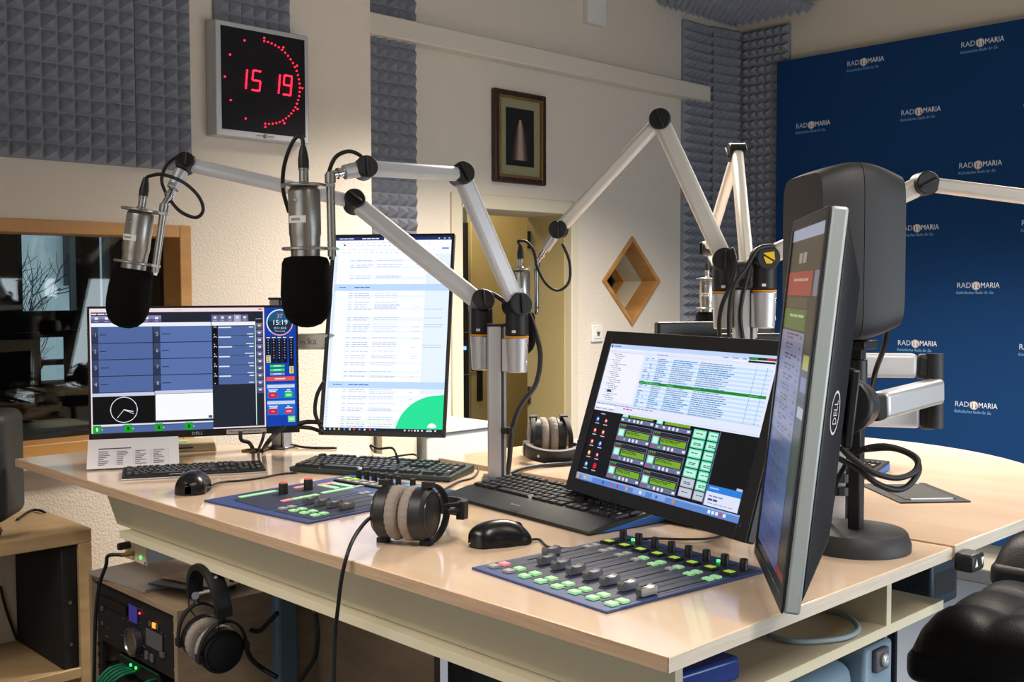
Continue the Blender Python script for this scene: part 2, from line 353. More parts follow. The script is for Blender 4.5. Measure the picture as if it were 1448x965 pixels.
# corridor behind the door
m = MB(); m.span((3.25, 5.0, 0), (4.15, 5.2, 2.6)); m.span((5.2, 4.04, 0), (5.3, 5.2, 2.6)); m.span((5.08, 5.0, 0), (5.2, 5.2, 2.6)); m.span((4.15, 5.0, 2.06), (5.1, 5.2, 2.6)); m.span((4.15, 5.6, 0), (5.3, 5.7, 2.6))
m.span((3.25, 5.2, 0), (3.3, 5.7, 2.6))
struct('wall_corridor', m, 'khaki')
m = MB(); m.span((3.2, 4.04, 2.6), (5.3, 5.7, 2.7)); struct('ceiling_corridor', m, 'white_paint')
dr = struct('door_2', MB().span((4.40, 4.90, .01), (5.08, 4.94, 2.03)), 'khaki', bevel=.004)
m = MB(); m.cyl((4.46, 4.86, 1.02), (4.46, 4.9, 1.02), .012); m.cyl((4.46, 4.86, 1.02), (4.36, 4.85, 1.02), .010); m.span((4.44, 4.885, .82), (4.48, 4.9, 1.1)); m.build('door_handle', 'matte_black', dr, bevel=.003)
m = MB(); m.span((4.4, 4.87, 2.03), (5.08, 4.96, 2.07)); m.build('lit_top_edge', 'white_paint', dr)  # light on the door's top edge, put in as a white strip
t = thing('network_cabinet', 'dark cabinet with a blue lamp in the corridor', 'cabinet', (4.2, 4.8, 0))
m = MB(); m.span((4.0, 4.75, 0), (4.245, 4.99, 1.9)); m.build('body', 'matte_black', t, bevel=.005)
m = MB(); [m.span((4.02, 4.74, z), (4.24, 4.752, z+.004)) for z in (.4, .7, 1.0, 1.25, 1.5)]; m.build('shelf_line', 'mid_grey', t)
m = MB(); m.span((4.19, 4.735, 1.15), (4.21, 4.755, 1.17)); m.build('lamp', 'led_blue', t)
t = thing('riser_pipe', 'pale vertical pipe on the corridor wall beside the door', 'pipe', (4.86, 4.6, 0))
m = MB(); m.cyl((4.86, 4.62, 0), (4.86, 4.62, 2.6), .035); m.build('pipe', 'cream_paint', t, smooth=True, angle=40)
m = MB(); m.lathe([(.043, 0), (.043, .03), (.036, .03)], Matrix.Translation((4.86, 4.62, .9)), 20); m.build('collar', 'white_paint', t)
# door frame
m = MB(); f = .055
m.span((DX0-f, YB-.014, 0), (DX0+.012, YB+TH+.01, DZ+f)); m.span((DX1-.012, YB-.014, 0), (DX1+.035, YB+.03, DZ+f)); m.span((DX0, YB-.014, DZ-.012), (DX1, YB+TH, DZ+f))
d1 = struct('door_1', m, 'cream_paint', bevel=.004)
m = MB(); m.span((DX1-.02, YB+.03, 0), (DX1-.002, YB+TH, DZ)); m.build('reveal_panel', 'khaki', d1)
m = MB(); [m.cyl((DX1-.025, YB+TH-.02, z), (DX1-.025, YB+TH-.02, z+.09), .009) for z in (.9, 1.35, 1.72)]; m.build('hinge', 'matte_black', d1, smooth=True, angle=40)

# diamond opening, lined with oak and plaster
DM = Matrix(((1, 0, 0, cx), (0, 0, 1, YB), (0, 1, 0, cz), (0, 0, 0, 1)))
def diamond(m, r0, r1, y0, y1):
    A = [(0, 1), (1, 0), (0, -1), (-1, 0)]
    vs = [(a*r, b*r, y) for y in (y0, y1) for r in (r0, r1) for a, b in A]; fs = []
    for i in range(4):
        j = (i+1) % 4
        fs += [(i, j, 4+j, 4+i), (8+i, 12+i, 12+j, 8+j), (i, 8+i, 8+j, j), (4+i, 4+j, 12+j, 12+i)]
    return m.add(vs, fs, DM)
dw = struct('window_3', diamond(MB(), .213, .2425, -.012, .10), 'oak', bevel=.002)
diamond(MB(), .213, .2425, .10, .22).build('lining', 'cream_paint', dw); diamond(MB(), .20, .2425, .22, .30).build('rear_frame', 'oak', dw)
m = MB(); m.prism([(0, .2), (.2, 0), (0, -.2), (-.2, 0)], .28, .285, DM); m.build('pane', 'pane', dw)
t = thing('bottle_rack', 'dark rack of objects behind the diamond opening', 'rack', (4.75, 4.5, 0))
for k in range(5):
    m = MB(); m.lathe([(.02, 0), (.02, .16), (.008, .2), (.008, .26), (0, .26)], Matrix.Translation((4.62+.05*k, 4.42, 1.42)), 12); m.build('bottle', ('mid_grey', 'chrome', 'matte_black')[k % 3], t, smooth=True)
m = MB(); m.span((4.55, 4.35, 1.39), (4.9, 4.5, 1.42)); m.span((4.58, 4.38, 0), (4.62, 4.42, 1.39)); m.span((4.83, 4.38, 0), (4.87, 4.42, 1.39)); m.build('stand', 'matte_black', t)

# ---------------------------------------------------------------- acoustic foam tiles
def foam(label, o, u, v, n, nu, nv, p, h=.042, base=.018):
    o, u, v, n = V(o), V(u), V(v), V(n); m = MB()
    M = Matrix((u, v, n)).transposed().to_4x4(); M.translation = o
    m.box((nu*p/2, nv*p/2, base/2), (nu*p, nv*p, base), M)
    for i in range(nu):
        for j in range(nv):
            x, y = i*p, j*p; e = .0015
            m.add([(x+e, y+e, base), (x+p-e, y+e, base), (x+p-e, y+p-e, base), (x+e, y+p-e, base), (x+p*.5, y+p*.5, base+h)], [(0, 1, 4), (1, 2, 4), (2, 3, 4), (3, 0, 4)], M)
    return tag(m.build('foam_panel', 'foam'), label, 'foam panel', 'grey pyramid foam tiles')
X_, Y_, Z_ = (1, 0, 0), (0, 1, 0), (0, 0, 1); mY = (0, -1, 0); mX = (-1, 0, 0)
p = .0495
foam('wide grey pyramid foam tile above the oak window frame', (1.575-11*p, YL, 1.905), X_, Z_, mY, 11, 11, p)
foam('narrow four column pyramid foam tile above the corner of the window frame', (1.578, YL, 1.905), X_, Z_, mY, 4, 11, p*.97)
foam('wide pyramid foam tile higher up above the oak window, touching the ceiling side', (1.575-11*p, YL, 1.905+11*p), X_, Z_, mY, 11, 11, p)
foam('narrow pyramid foam tile higher up, above the four column one', (1.578, YL, 1.905+11*p*.97), X_, Z_, mY, 4, 11, p*.97)
foam('pyramid foam tile mounted above and behind the red LED clock', (1.865, YL, 2.21), X_, Z_, mY, 6, 17, p)
foam('foam strip between wall corner and picture, running up to the beam', (2.755, YB, 1.55), X_, Z_, mY, 5, 20, .0528)
foam('short foam strip above the white beam', (2.755, YB, 2.665), X_, Z_, mY, 5, 8, .0528)
foam('foam tile on the door wall side of the room corner', (4.955, YB, 1.15), X_, Z_, mY, 5, 36, .052)
foam('foam tile bent across the room corner', (5.225, 3.725, 1.15), V((.985, -.17, 0)), Z_, V((-.17, -.985, 0)), 4, 36, .052)
foam('foam tile on the banner side of the room corner', (5.495, 3.68, 1.15), mY, Z_, mX, 6, 36, .052, h=.036)
foam('foam tile hanging flat under the ceiling in the corner', (4.72, 3.72, 3.10), X_, mY, (0, 0, -1), 14, 10, .052, h=.04)

# ---------------------------------------------------------------- wall pieces
# red LED clock
ck = thing('wall_clock', 'square wall clock with red LED digits reading 15 19', 'clock', (2.02, YL, 2.04))
cy0 = 3.33; x0, x1, z0, z1 = 1.836, 2.206, 2.030, 2.418
m = MB(); m.span((x0, cy0, z0), (x1, YL, z1)); m.build('housing', 'alu', ck, bevel=.004)
m = MB(); m.span((x0+.02, cy0-.002, z0+.022), (x1-.018, cy0+.002, z1-.018)); m.build('face', 'clock_face', ck)
CM = Matrix(((1, 0, 0, (x0+x1)/2+.001), (0, 0, -1, cy0-.003), (0, 1, 0, (z0+z1)/2+.004), (0, 0, 0, 1)))
def dots(P, r, name):
    m = MB()
    for x, y in P: m.lathe([(r, 0), (r, .0015), (0, .003)], CM @ Matrix.Translation((x, y, 0)), 8)
    return m.build(name, 'led_clock', ck)
Rr = .143
dots([(Rr*math.sin(2*PI*i/60), Rr*math.cos(2*PI*i/60)) for i in range(31)], .0028, 'second_lamp')
dots([((Rr+.011)*math.sin(2*PI*i/12), (Rr+.011)*math.cos(2*PI*i/12)) for i in range(12)], .003, 'hour_lamp')
SEG = {'1': 'bc', '5': 'afgcd', '9': 'abcdfg'}
def digit(ch, ox, oy, wd, ht):
    P = []; n = 5
    L = {'a': ((0, 1), (1, 1)), 'b': ((1, 1), (1, .5)), 'c': ((1, .5), (1, 0)), 'd': ((0, 0), (1, 0)), 'e': ((0, 0), (0, .5)), 'f': ((0, .5), (0, 1)), 'g': ((0, .5), (1, .5))}
    for s_ in SEG[ch]:
        a, b = L[s_]
        for k in range(n): t = (k+.5)/n; P.append((ox+wd*(a[0]+(b[0]-a[0])*t)+.10*ht*(a[1]+(b[1]-a[1])*t), oy+ht*(a[1]+(b[1]-a[1])*t)))
    return P
for ch, ox in (('1', -.106), ('5', -.052), ('1', .024), ('9', .073)): dots(digit(ch, ox, -.032, .031, .068), .0031, 'digit')
m = MB(); m.disc(0, -.186, .006, .0015, '#101010', 16, CM); m.disc(0, -.186, .003, .002, '#e0e0e0', 12, CM); [m.rect(a, -.188, a+.012, -.185, .0015, '#6d6d6d', CM) for a in (-.036, -.021, .011, .024)]; m.build('maker_mark', 'ink_print', ck)

# framed picture (a plain stand-in for the print)
pf = thing('framed_picture', 'dark gilt framed picture with sage mount hanging above the door', 'picture', (3.66, YB, 2.01))
x0, x1, z0, z1 = 3.487, 3.835, 2.013, 2.452; d = .034
m = MB(); m.span((x0, YB-.03, z0), (x0+d, YB, z1)); m.span((x1-d, YB-.03, z0), (x1, YB, z1)); m.span((x0+d, YB-.03, z0), (x1-d, YB, z0+d)); m.span((x0+d, YB-.03, z1-d), (x1-d, YB, z1)); m.build('frame', 'picture_frame', pf, bevel=.008)
m = MB(); e = d-.008
m.span((x0+e, YB-.033, z0+e), (x0+d+.004, YB-.02, z1-e)); m.span((x1-d-.004, YB-.033, z0+e), (x1-e, YB-.02, z1-e)); m.span((x0+d, YB-.033, z0+e), (x1-d, YB-.02, z0+d+.004)); m.span((x0+d, YB-.033, z1-d-.004), (x1-d, YB-.02, z1-e)); m.build('gilt_lip', 'gilt', pf, bevel=.003)
m = MB(); m.span((x0+d, YB-.018, z0+d), (x1-d, YB-.012, z1-d)); m.build('mount', 'mat_board', pf)
m = MB(); m.span((x0+.08, YB-.020, z0+.085), (x1-.08, YB-.018, z1-.08)); m.build('print', 'picture_dark', pf)
PM = Matrix(((1, 0, 0, (x0+x1)/2), (0, 0, -1, YB-.0205), (0, 1, 0, z0+.1), (0, 0, 0, 1)))
m = MB()
for k, (c_, s_) in enumerate((('#241c1a', 1), ('#3d302b', .82), ('#5f4d43', .62), ('#85705f', .42), ('#a08c78', .25))):
    m.prism([(-.06*s_, .012), (.06*s_, .012), (.045*s_, .10), (.022*s_+.004, .17), (.006, .205), (-.006, .205), (-.022*s_-.004, .17), (-.045*s_, .10)], .0001*k, .0001*k+.0002, PM, c_)
m.build('painted_shape', 'ink_print', pf)

# light switch
sw = thing('light_switch', 'white wall socket plate below the diamond opening', 'switch', (4.236, YB, 1.23))
m = MB(); m.span((4.192, YB-.012, 1.228), (4.28, YB, 1.318)); m.build('plate', 'white_paint', sw, bevel=.004)
m = MB(); m.span((4.21, YB-.016, 1.246), (4.262, YB-.011, 1.30)); m.build('insert', 'white_paint', sw, bevel=.002)
m = MB(); m.prism([(-.014, .012), (.014, .012), (.006, -.01), (-.006, -.01)], 0, .002, Matrix(((1, 0, 0, 4.236), (0, 0, -1, YB-.016), (0, 1, 0, 1.27), (0, 0, 0, 1)))); m.build('socket', 'mid_grey', sw)

# blue banner with rows of station marks
bn = thing('banner_panel', 'dark blue backdrop panel printed with rows of white station logos', 'backdrop', (5.46, 1.5, .3))
m = MB(); m.span((5.430, -.6, .22), (5.49, 3.418, 2.803)); m.build('board', 'blue_panel', bn, bevel=.003)
k = 0
for r in range(9):
    z = 2.722-.3015*r
    for c in range(12):
        if (r+c) % 2 == 0: continue
        y = 3.193-.311*c
        if y < -.4 or z < .3: continue
        LM = Matrix(((0, 0, -1, 5.4295), (-1, 0, 0, y), (0, 1, 0, z), (0, 0, 0, 1)))
        m = MB()
        m.text('RADI', -.098, -.010, .027, 0, '#c9d6e6', LM, wide=.95); m.text('MARIA', .022, -.010, .027, 0, '#eef2f8', LM, wide=.82)
        m.disc(0, 0, .022, .0002, '#b9aeb0', 24, LM); m.disc(0, 0, .018, .0003, '#e9e2dc', 24, LM)
        m.prism([(-.010, -.012), (-.004, -.014), (-.006, .0), (-.004, .012), (-.010, .008)], .0004, .0005, LM, '#4a4850'); m.prism([(.006, -.013), (.014, -.01), (.012, .004), (.006, .012), (.009, 0)], .0004, .0005, LM, '#57535a')
        m.text('Katholisches Radio für Sie', -.102, -.041, .0155, 0, '#7fb4dc', LM, shear=.35, wide=.80)
        m.build('logo', 'ink_print', bn)

# ---------------------------------------------------------------- desks
ZD, ZG = 1.05, 1.0535                                 # desk top, guest table top
dk = thing('studio_desk', 'long maple presenter desk with cream apron carrying the mixing consoles', 'desk', (1.4, 1.9, 0))
poly = [(1.042, .801), (1.843, .801), (1.795, 2.16), (1.785, 2.40), (1.70, 2.66), (1.56, 2.86), (1.42, 3.0), (1.042, 3.0)]
m = MB(); m.prism(poly, ZD-.0205, ZD); m.build('desktop', 'desk_wood', dk, bevel=.0015)
m = MB(); m.span((1.0405, .80, ZD-.0205), (1.042, 3.001, ZD-.0012)); m.build('front_edge', 'edge_wood', dk)
m = MB(); m.span((1.0405, .7995, ZD-.0205), (1.842, .801, ZD-.0012)); m.build('side_edge', 'edge_wood_daylit', dk)
m = MB(); m.prism([(.85, .9315), (2.545, .9315), (2.63, ZD-.021), (.85, ZD-.021)], 1.118, 1.134, Matrix(((0, 0, 1, 0), (1, 0, 0, 0), (0, 1, 0, 0), (0, 0, 0, 1)))); m.build('apron', 'cream_board', dk, bevel=.001)
m = MB(); m.span((1.092, .85, .914), (1.92, 2.47, .931)); m.build('lower_shelf', 'cream_board', dk, bevel=.001)
m = MB(); m.span((1.0905, .849, .9145), (1.092, 2.47, .931)); m.span((1.092, .8485, .914), (1.92, .85, .931)); m.build('shelf_edge', 'cream_edge', dk)
m = MB(); m.span((1.70, .85, .931), (1.716, 2.3, ZD-.021)); m.build('divider', 'cream_board', dk); m = MB(); m.span((1.70, .848, .931), (1.716, .85, ZD-.021)); m.build('divider_edge', 'cream_edge', dk)
m = MB(); m.span((1.118, .8485, .931), (1.134, .85, ZD-.021)); m.build('apron_edge', 'cream_edge', dk)
for x, y in ((1.45, 2.34), (1.62, 1.55)):
    m = MB(); m.span((x-.033, y-.033, .02), (x+.033, y+.033, .914)); m.build('leg', 'steel_blue', dk, bevel=.012, seg=3)
    m = MB(); m.span((x-.36, y-.04, 0), (x+.36, y+.04, .025)); m.build('foot', 'steel_blue', dk, bevel=.006)
gt = thing('guest_table', 'maple guest table with rounded far end beside the presenter desk', 'table', (2.3, 1.46, 0))
cy_ = (.797+2.187)/2; ry = (2.187-.797)/2
poly = [(1.845, .797), (2.24, .797)]+[(2.24+.775*math.cos(a), cy_+ry*math.sin(a)) for a in [(-.5+i/28)*PI for i in range(1, 28)]]+[(2.24, 2.187), (1.845, 2.187)]
m = MB(); m.prism(poly, ZG-.022, ZG); m.build('tabletop', 'desk_wood', gt, bevel=.0015)
m = MB(); m.span((1.8435, .797, ZG-.022), (1.845, 2.187, ZG-.001)); m.build('front_edge', 'edge_wood', gt)
m = MB()
ed = [(1.845, .797), (2.24, .797)]+[(2.24+.775*math.cos(a), cy_+ry*math.sin(a)) for a in [(-.5+i/28)*PI for i in range(1, 12)]]
for a, b in zip(ed, ed[1:]):
    d = V((b[0]-a[0], b[1]-a[1], 0)).normalized(); n_ = V((d.y, -d.x, 0))*.0015
    m.prism([a, (a[0]+n_.x, a[1]+n_.y), (b[0]+n_.x, b[1]+n_.y), b][::-1], ZG-.022, ZG-.001)
m.build('rim_edge', 'edge_wood_daylit', gt)
for x, y in ((2.3, 1.75), (2.05, 1.9), (2.78, 1.37), (2.6, 1.65)):
    m = MB(); m.span((x-.012, y-.012, 0), (x+.012, y+.012, ZG-.022)); m.build('leg', 'navy_steel', gt, bevel=.006)
m = MB(); m.span((2.0, 1.22, .955), (2.13, 1.96, ZG-.022)); m.span((2.1, 1.25, .955), (2.66, 1.7, ZG-.022)); m.build('steel_frame', 'navy_steel', gt, bevel=.006)
t = thing('height_switch', 'black up and down switch clipped to the table edge', 'switch', (1.86, .78, 1.0))
m = MB(); m.span((1.838, .762, 1.010), (1.888, .796, 1.042)); m.build('housing', 'black_plastic', t, bevel=.006, seg=3)
m = MB(); SM = Matrix(((1, 0, 0, 1.865), (0, 0, -1, .7615), (0, 1, 0, 1.027), (0, 0, 0, 1)))
m.add([(-.018, -.007, 0), (-.006, -.007, 0), (-.012, .007, 0)], [(0, 1, 2)], SM, '#d8e4dc'); m.add([(.006, .007, 0), (.018, .007, 0), (.012, -.007, 0)], [(0, 2, 1)], SM, '#d8e4dc'); m.build('arrow', 'ink_print', t)
t = thing('motor_housing', 'dark steel motor box under the table joint', 'table motor', (1.9, .9, 0))
m = MB(); m.span((1.94, .88, .90), (2.055, 1.20, .985)); m.build('box', 'navy_steel', t, bevel=.006)
m = MB(); m.span((1.955, .8795, .92), (2.04, .88, .965)); m.build('cover_plate', 'matte_black', t)

# ---------------------------------------------------------------- under and beside the desk
# wooden shelf unit at the wall
sh = thing('shelf_unit', 'oak shelf unit against the wall beside the desk', 'shelf', (1.0, 3.25, 0))
xr, yf, zt = 1.252, 3.02, .825
m = MB(); m.span((.55, yf, zt-.04), (xr, YL-.002, zt)); m.build('top_board', 'shelf_wood', sh, bevel=.002)
m = MB(); m.span((xr-.038, yf, 0), (xr, YL-.002, zt-.04)); m.build('side_panel', 'shelf_wood', sh, bevel=.002)
m = MB(); m.span((.55, yf, 0), (.588, YL-.002, zt-.04)); m.build('side_panel', 'shelf_wood', sh, bevel=.002)
for z in (.40, .02): m = MB(); m.span((.588, yf, z), (xr-.038, YL-.002, z+.03)); m.build('shelf_board', 'shelf_wood', sh, bevel=.002)
t = thing('equipment_case', 'flat black metal box standing in the shelf unit', 'box', (1.19, 3.2, .43))
m = MB(); m.span((1.168, 3.03, .43), (1.212, 3.39, .784)); m.build('body', 'matte_black', t, bevel=.004)
m = MB(); m.cyl((1.19, 3.027, .5), (1.19, 3.031, .5), .005, n=10); m.build('screw', 'chrome', t); m = MB(); m.cyl((1.19, 3.027, .62), (1.19, 3.031, .62), .005, n=10); m.build('screw', 'chrome', t)
t = thing('shelf_loudspeaker', 'dark grey loudspeaker standing on the shelf unit', 'loudspeaker', mx((.985, 3.13, zt), rz=2.5))
m = MB(); m.box((0, 0, .20), (.20, .19, .30)); m.build('cabinet', 'dark_grey', t, world=False, bevel=.03, seg=5)
m = MB(); m.lathe([(.03, 0), (.055, .0), (.06, .012), (.035, .05), (0, .05)], Matrix.Translation((0, 0, .001))); m.build('foot', 'black_plastic', t, world=False, smooth=True)
m = MB(); m.lathe([(.0, .002), (.05, .004), (.062, .012), (.066, .004)], mx((0, -.094, .16), (1, 0, 0), (0, -1, 0))); m.build('woofer', 'black_plastic', t, world=False, smooth=True)
t = tag(MB().tube([(1.135, 3.265, 0.830), (1.215, 3.372, 0.830), (1.233, 3.324, 0.830), (1.262, 3.380, 0.800)], .004).build('speaker_cable', 'rubber', smooth=True), 'short black cable behind the loudspeaker on the shelf unit', 'cable')
t = tag(MB().tube([(1.123, 3.390, 0.608), (1.137, 3.390, 0.540), (1.153, 3.390, 0.482), (1.168, 3.390, 0.434)], .004).build('wall_cable', 'rubber', smooth=True), 'black cable hanging down the wall behind the shelf unit', 'cable')

# equipment rack
rk = thing('rack_cabinet', 'grey-brown wooden rack cabinet under the desk', 'cabinet', (1.45, 2.58, 0))
m = MB(); m.span((1.165, 2.335, .735), (1.72, 2.835, .75)); m.build('top_board', 'rack_wood', rk, bevel=.001)
m = MB(); m.span((1.165, 2.335, 0), (1.72, 2.352, .735)); m.build('side_panel', 'rack_wood', rk)
m = MB(); m.span((1.165, 2.818, 0), (1.72, 2.835, .735)); m.build('side_panel', 'rack_wood', rk)
m = MB(); m.span((1.70, 2.352, 0), (1.72, 2.818, .735)); m.build('back_panel', 'matte_black', rk)
for y in (2.352, 2.792): m = MB(); m.span((1.18, y, .05), (1.19, y+.026, .73)); m.build('rack_rail', 'matte_black', rk)
for y in (2.365, 2.805):
    for z in (.72, .69, .60, .56, .53, .50, .46): m = MB(); m.lathe([(.005, 0), (.005, .004), (0, .006)], mx((1.176, y, z), (0, 1, 0), (-1, 0, 0)), 8); m.build('rack_screw', 'chrome', rk)
cdp = thing('disc_player', 'black rack disc player with silver jog wheel', 'disc player', (1.18, 2.58, .57))
RM = Matrix(((0, 0, -1, 1.176), (-1, 0, 0, 2.585), (0, 1, 0, .571), (0, 0, 0, 1)))   # x to the right of the front, y up, z out
m = MB(); m.span((1.178, 2.357, .571), (1.50, 2.813, .727)); m.build('body', 'matte_black', cdp, bevel=.002)
def rp(name, mt, *bs):
    m = MB()
    for x, y, wd, ht, dp in bs: m.box((x, y, dp/2), (wd, ht, dp), RM)
    return m.build(name, mt, cdp, bevel=.0008)
rp('disc_drawer', 'black_plastic', (-.12, .115, .16, .022, .006)); rp('display', 'lcd_purple', (-.005, .115, .045, .042, .003))
rp('lcd', 'mid_grey', (.11, .075, .085, .042, .003)); rp('lamp', 'led_orange', (.112, .112, .016, .013, .004)); rp('pilot_lamp', 'led_red', (.032, .125, .005, .005, .003))
for q in ((.07, .028, .016, .020, .005), (.098, .028, .016, .020, .005), (.09, .112, .01, .012, .004), (.128, .112, .01, .012, .004), (.155, .05, .02, .012, .006), (-.19, .09, .01, .012, .004), (-.19, .05, .008, .008, .004)): rp('button', 'mid_grey', q)
rp('fine_lettering', 'mid_grey', *[(random.uniform(-.19, .2), random.choice((.135, .09, .1, .045, .02)), random.uniform(.006, .016), .0025, .001) for _ in range(26)], *[(.216, .03+.009*k, .006, .005, .001) for k in range(11)], *[(-.222, .03+.008*k, .004, .004, .001) for k in range(9)])
m = MB(); m.lathe([(.036, 0), (.036, .018), (.030, .02), (.028, .016), (0, .016)], RM @ Matrix.Translation((.01, .05, 0)), 32); m.build('jog_wheel', 'alu_dark', cdp, smooth=True, angle=35)
ns = thing('network_switch', 'black network switch with green patch cables in the rack', 'network switch', (1.18, 2.6, .5))
m = MB(); m.span((1.20, 2.50, .505), (1.42, 2.74, .545)); m.build('body', 'matte_black', ns, bevel=.002)
m = MB(); m.span((1.196, 2.50, .545), (1.2, 2.72, .549)); m.build('green_rail', 'cable_green', ns)
m = MB(); [m.span((1.197, y, .528), (1.2, y+.006, .534)) for y in (2.66, 2.63)]; m.build('lamp', 'led_green', ns)
m = MB(); m.span((1.185, 2.352, .36), (1.6, 2.818, .50)); o = m.build('audio_processor', 'black_plastic', bevel=.003); tag(o, 'lowest black rack unit below the network switch', 'rack unit')
for k in range(5):
    y = 2.71-.018*k
    o = MB().tube([(1.2, y, .52), (1.16, y+.005, .515), (1.13, y+.02+.004*k, .47), (1.135, y+.05, .40), (1.14, y+.055, .30)], .0045).build('patch_cable', 'cable_green', smooth=True)
    tag(o, 'green patch cable hanging from the network switch', 'cable', 'green patch cables in the rack')
o = MB().tube([(1.2, 2.52, .53), (1.165, 2.51, .53), (1.15, 2.53, .48), (1.15, 2.56, .38)], .0045).build('patch_cable', 'cable_green', smooth=True); tag(o, 'single green cable at the end of the green rail', 'cable')

# things on the rack cabinet
def sheet(label, c, rz, w_, h_, z, mt, name='brochure', cat='brochure', th=.003):
    m = MB(); m.box((0, 0, th/2), (w_, h_, th)); o = m.build(name, mt, bevel=.0004); o.matrix_world = mx((c[0], c[1], z), rz=rz); return tag(o, label, cat)
mat('brochure_brown', '#7a6450', .5, vary=(14, .5), c2='#a08a74'); mat('brochure_blue', '#2c4460', .45); mat('paper_grey', '#8f8a86', .8)
sheet('stack of grey paper lying on the rack cabinet', (1.27, 2.68), .1, .21, .28, .7505, 'paper_grey', 'paper_stack', 'paper', .008)
sheet('dark blue folded brochure on the rack cabinet', (1.31, 2.50), .35, .15, .20, .7605, 'brochure_blue')
sheet('brown printed brochure lying on the blue one', (1.35, 2.50), .25, .16, .21, .765, 'brochure_brown')
# headphone amplifier under the shelf
am = thing('headphone_amplifier', 'small silver headphone amplifier box fixed under the desk shelf', 'amplifier', (1.25, 2.46, .85))
m = MB(); m.span((1.128, 2.405, .855), (1.42, 2.515, .912)); m.build('body', 'alu', am, bevel=.002)
m = MB(); m.span((1.124, 2.403, .853), (1.128, 2.517, .914)); m.build('front_plate', 'beige_plastic', am)
m = MB(); m.cyl((1.10, 2.49, .888), (1.124, 2.49, .888), .009); m.cyl((1.096, 2.49, .888), (1.10, 2.49, .888), .0085); m.build('volume_knob', 'black_plastic', am, smooth=True, angle=40)
m = MB(); m.cyl((1.092, 2.47, .872), (1.124, 2.465, .872), .005); m.build('jack_plug', 'gilt', am, smooth=True, angle=40)
m = MB(); m.lathe([(.004, 0), (.004, .002), (0, .003)], mx((1.124, 2.43, .868), (0, 1, 0), (-1, 0, 0)), 8); m.build('lamp', 'led_green', am)
m = MB(); [m.lathe([(.004, 0), (.003, .002), (0, .003)], mx((1.124, y, z), (0, 1, 0), (-1, 0, 0)), 8) for y in (2.408, 2.512) for z in (.858, .909)]; m.build('screw', 'chrome', am)
o = MB().tube([(1.095, 2.472, .872), (1.075, 2.50, .868), (1.080, 2.525, 0.839), (1.080, 2.568, 0.779), (1.080, 2.594, 0.686), (1.080, 2.610, 0.531), (1.080, 2.613, 0.468)], .0045).build('amplifier_cable', 'rubber', smooth=True)
tag(o, 'black headphone cable plugged into the silver amplifier and hanging down', 'cable')
# grey panel, legs and clutter under the desk
o = MB().span((1.55, 1.86, .0), (1.57, 2.33, .90)).build('modesty_panel', 'rack_wood', bevel=.002); tag(o, 'grey-brown panel standing under the desk beside the steel leg', 'panel')
o = MB().span((1.58, 1.77, 0), (1.9, 1.85, .88)).build('computer_tower', 'matte_black', bevel=.006); tag(o, 'black computer tower under the desk beside the grey-brown panel', 'computer')
t = thing('table_base', 'pale blue-grey steel column standing behind the computer tower', 'table base', (2.05, 2.0, 0))
m = MB(); m.span((1.93, 1.80, 0), (2.0, 1.87, .93)); m.build('column', 'steel_blue', t, bevel=.006)
cs = thing('storage_case', 'blue-grey plastic case with metal latch under the desk shelf', 'case', (1.5, 1.1, 0))
m = MB(); m.span((1.22, .90, .0), (1.70, 1.30, .86)); m.build('shell', 'case_grey', cs, bevel=.03, seg=4)
m = MB(); m.span((1.70, .885, .0), (1.80, 1.30, .88)); m.build('end_cap', 'case_grey', cs, bevel=.008)
m = MB(); m.span((1.722, .875, .835), (1.768, .886, .875)); m.build('latch_plate', 'mid_grey', cs, bevel=.004); m = MB(); m.lathe([(.012, 0), (.012, .006), (.005, .008), (0, .006)], mx((1.745, .875, .856), (1, 0, 0), (0, -1, 0)), 16); m.build('latch', 'alu', cs, smooth=True)
# on the lower shelf
bp = thing('tissue_pack', 'blue foil packet with silver ends on the desk shelf', 'packet', mx((1.255, .925, .931), rz=-.12))
m = MB(); m.box((0, 0, .018), (.125, .08, .034)); m.build('wrapper', 'blue_pack', bp, world=False, bevel=.006, seg=3); m = MB(); m.box((-.064, 0, .018), (.012, .078, .03)); m.build('crimp', 'alu', bp, world=False, bevel=.004)
m = MB(); [m.rect(-.03+.014*k, -.012, -.02+.014*k, .004+.004*(k % 2), .0362, '#8ea8d8') for k in range(5)]; m.build('lettering', 'ink_print', bp, world=False)
o = MB().tube([(1.523, 0.985, 0.937), (1.502, 0.945, 0.937), (1.503, 0.909, 0.937), (1.531, 0.881, 0.937), (1.579, 0.858, 0.937), (1.631, 0.863, 0.937), (1.674, 0.897, 0.937), (1.693, 0.934, 0.937), (1.697, 0.971, 0.937)], .0045).build('shelf_cable', 'cable_grey', smooth=True); tag(o, 'grey cable looped on the desk shelf', 'cable')

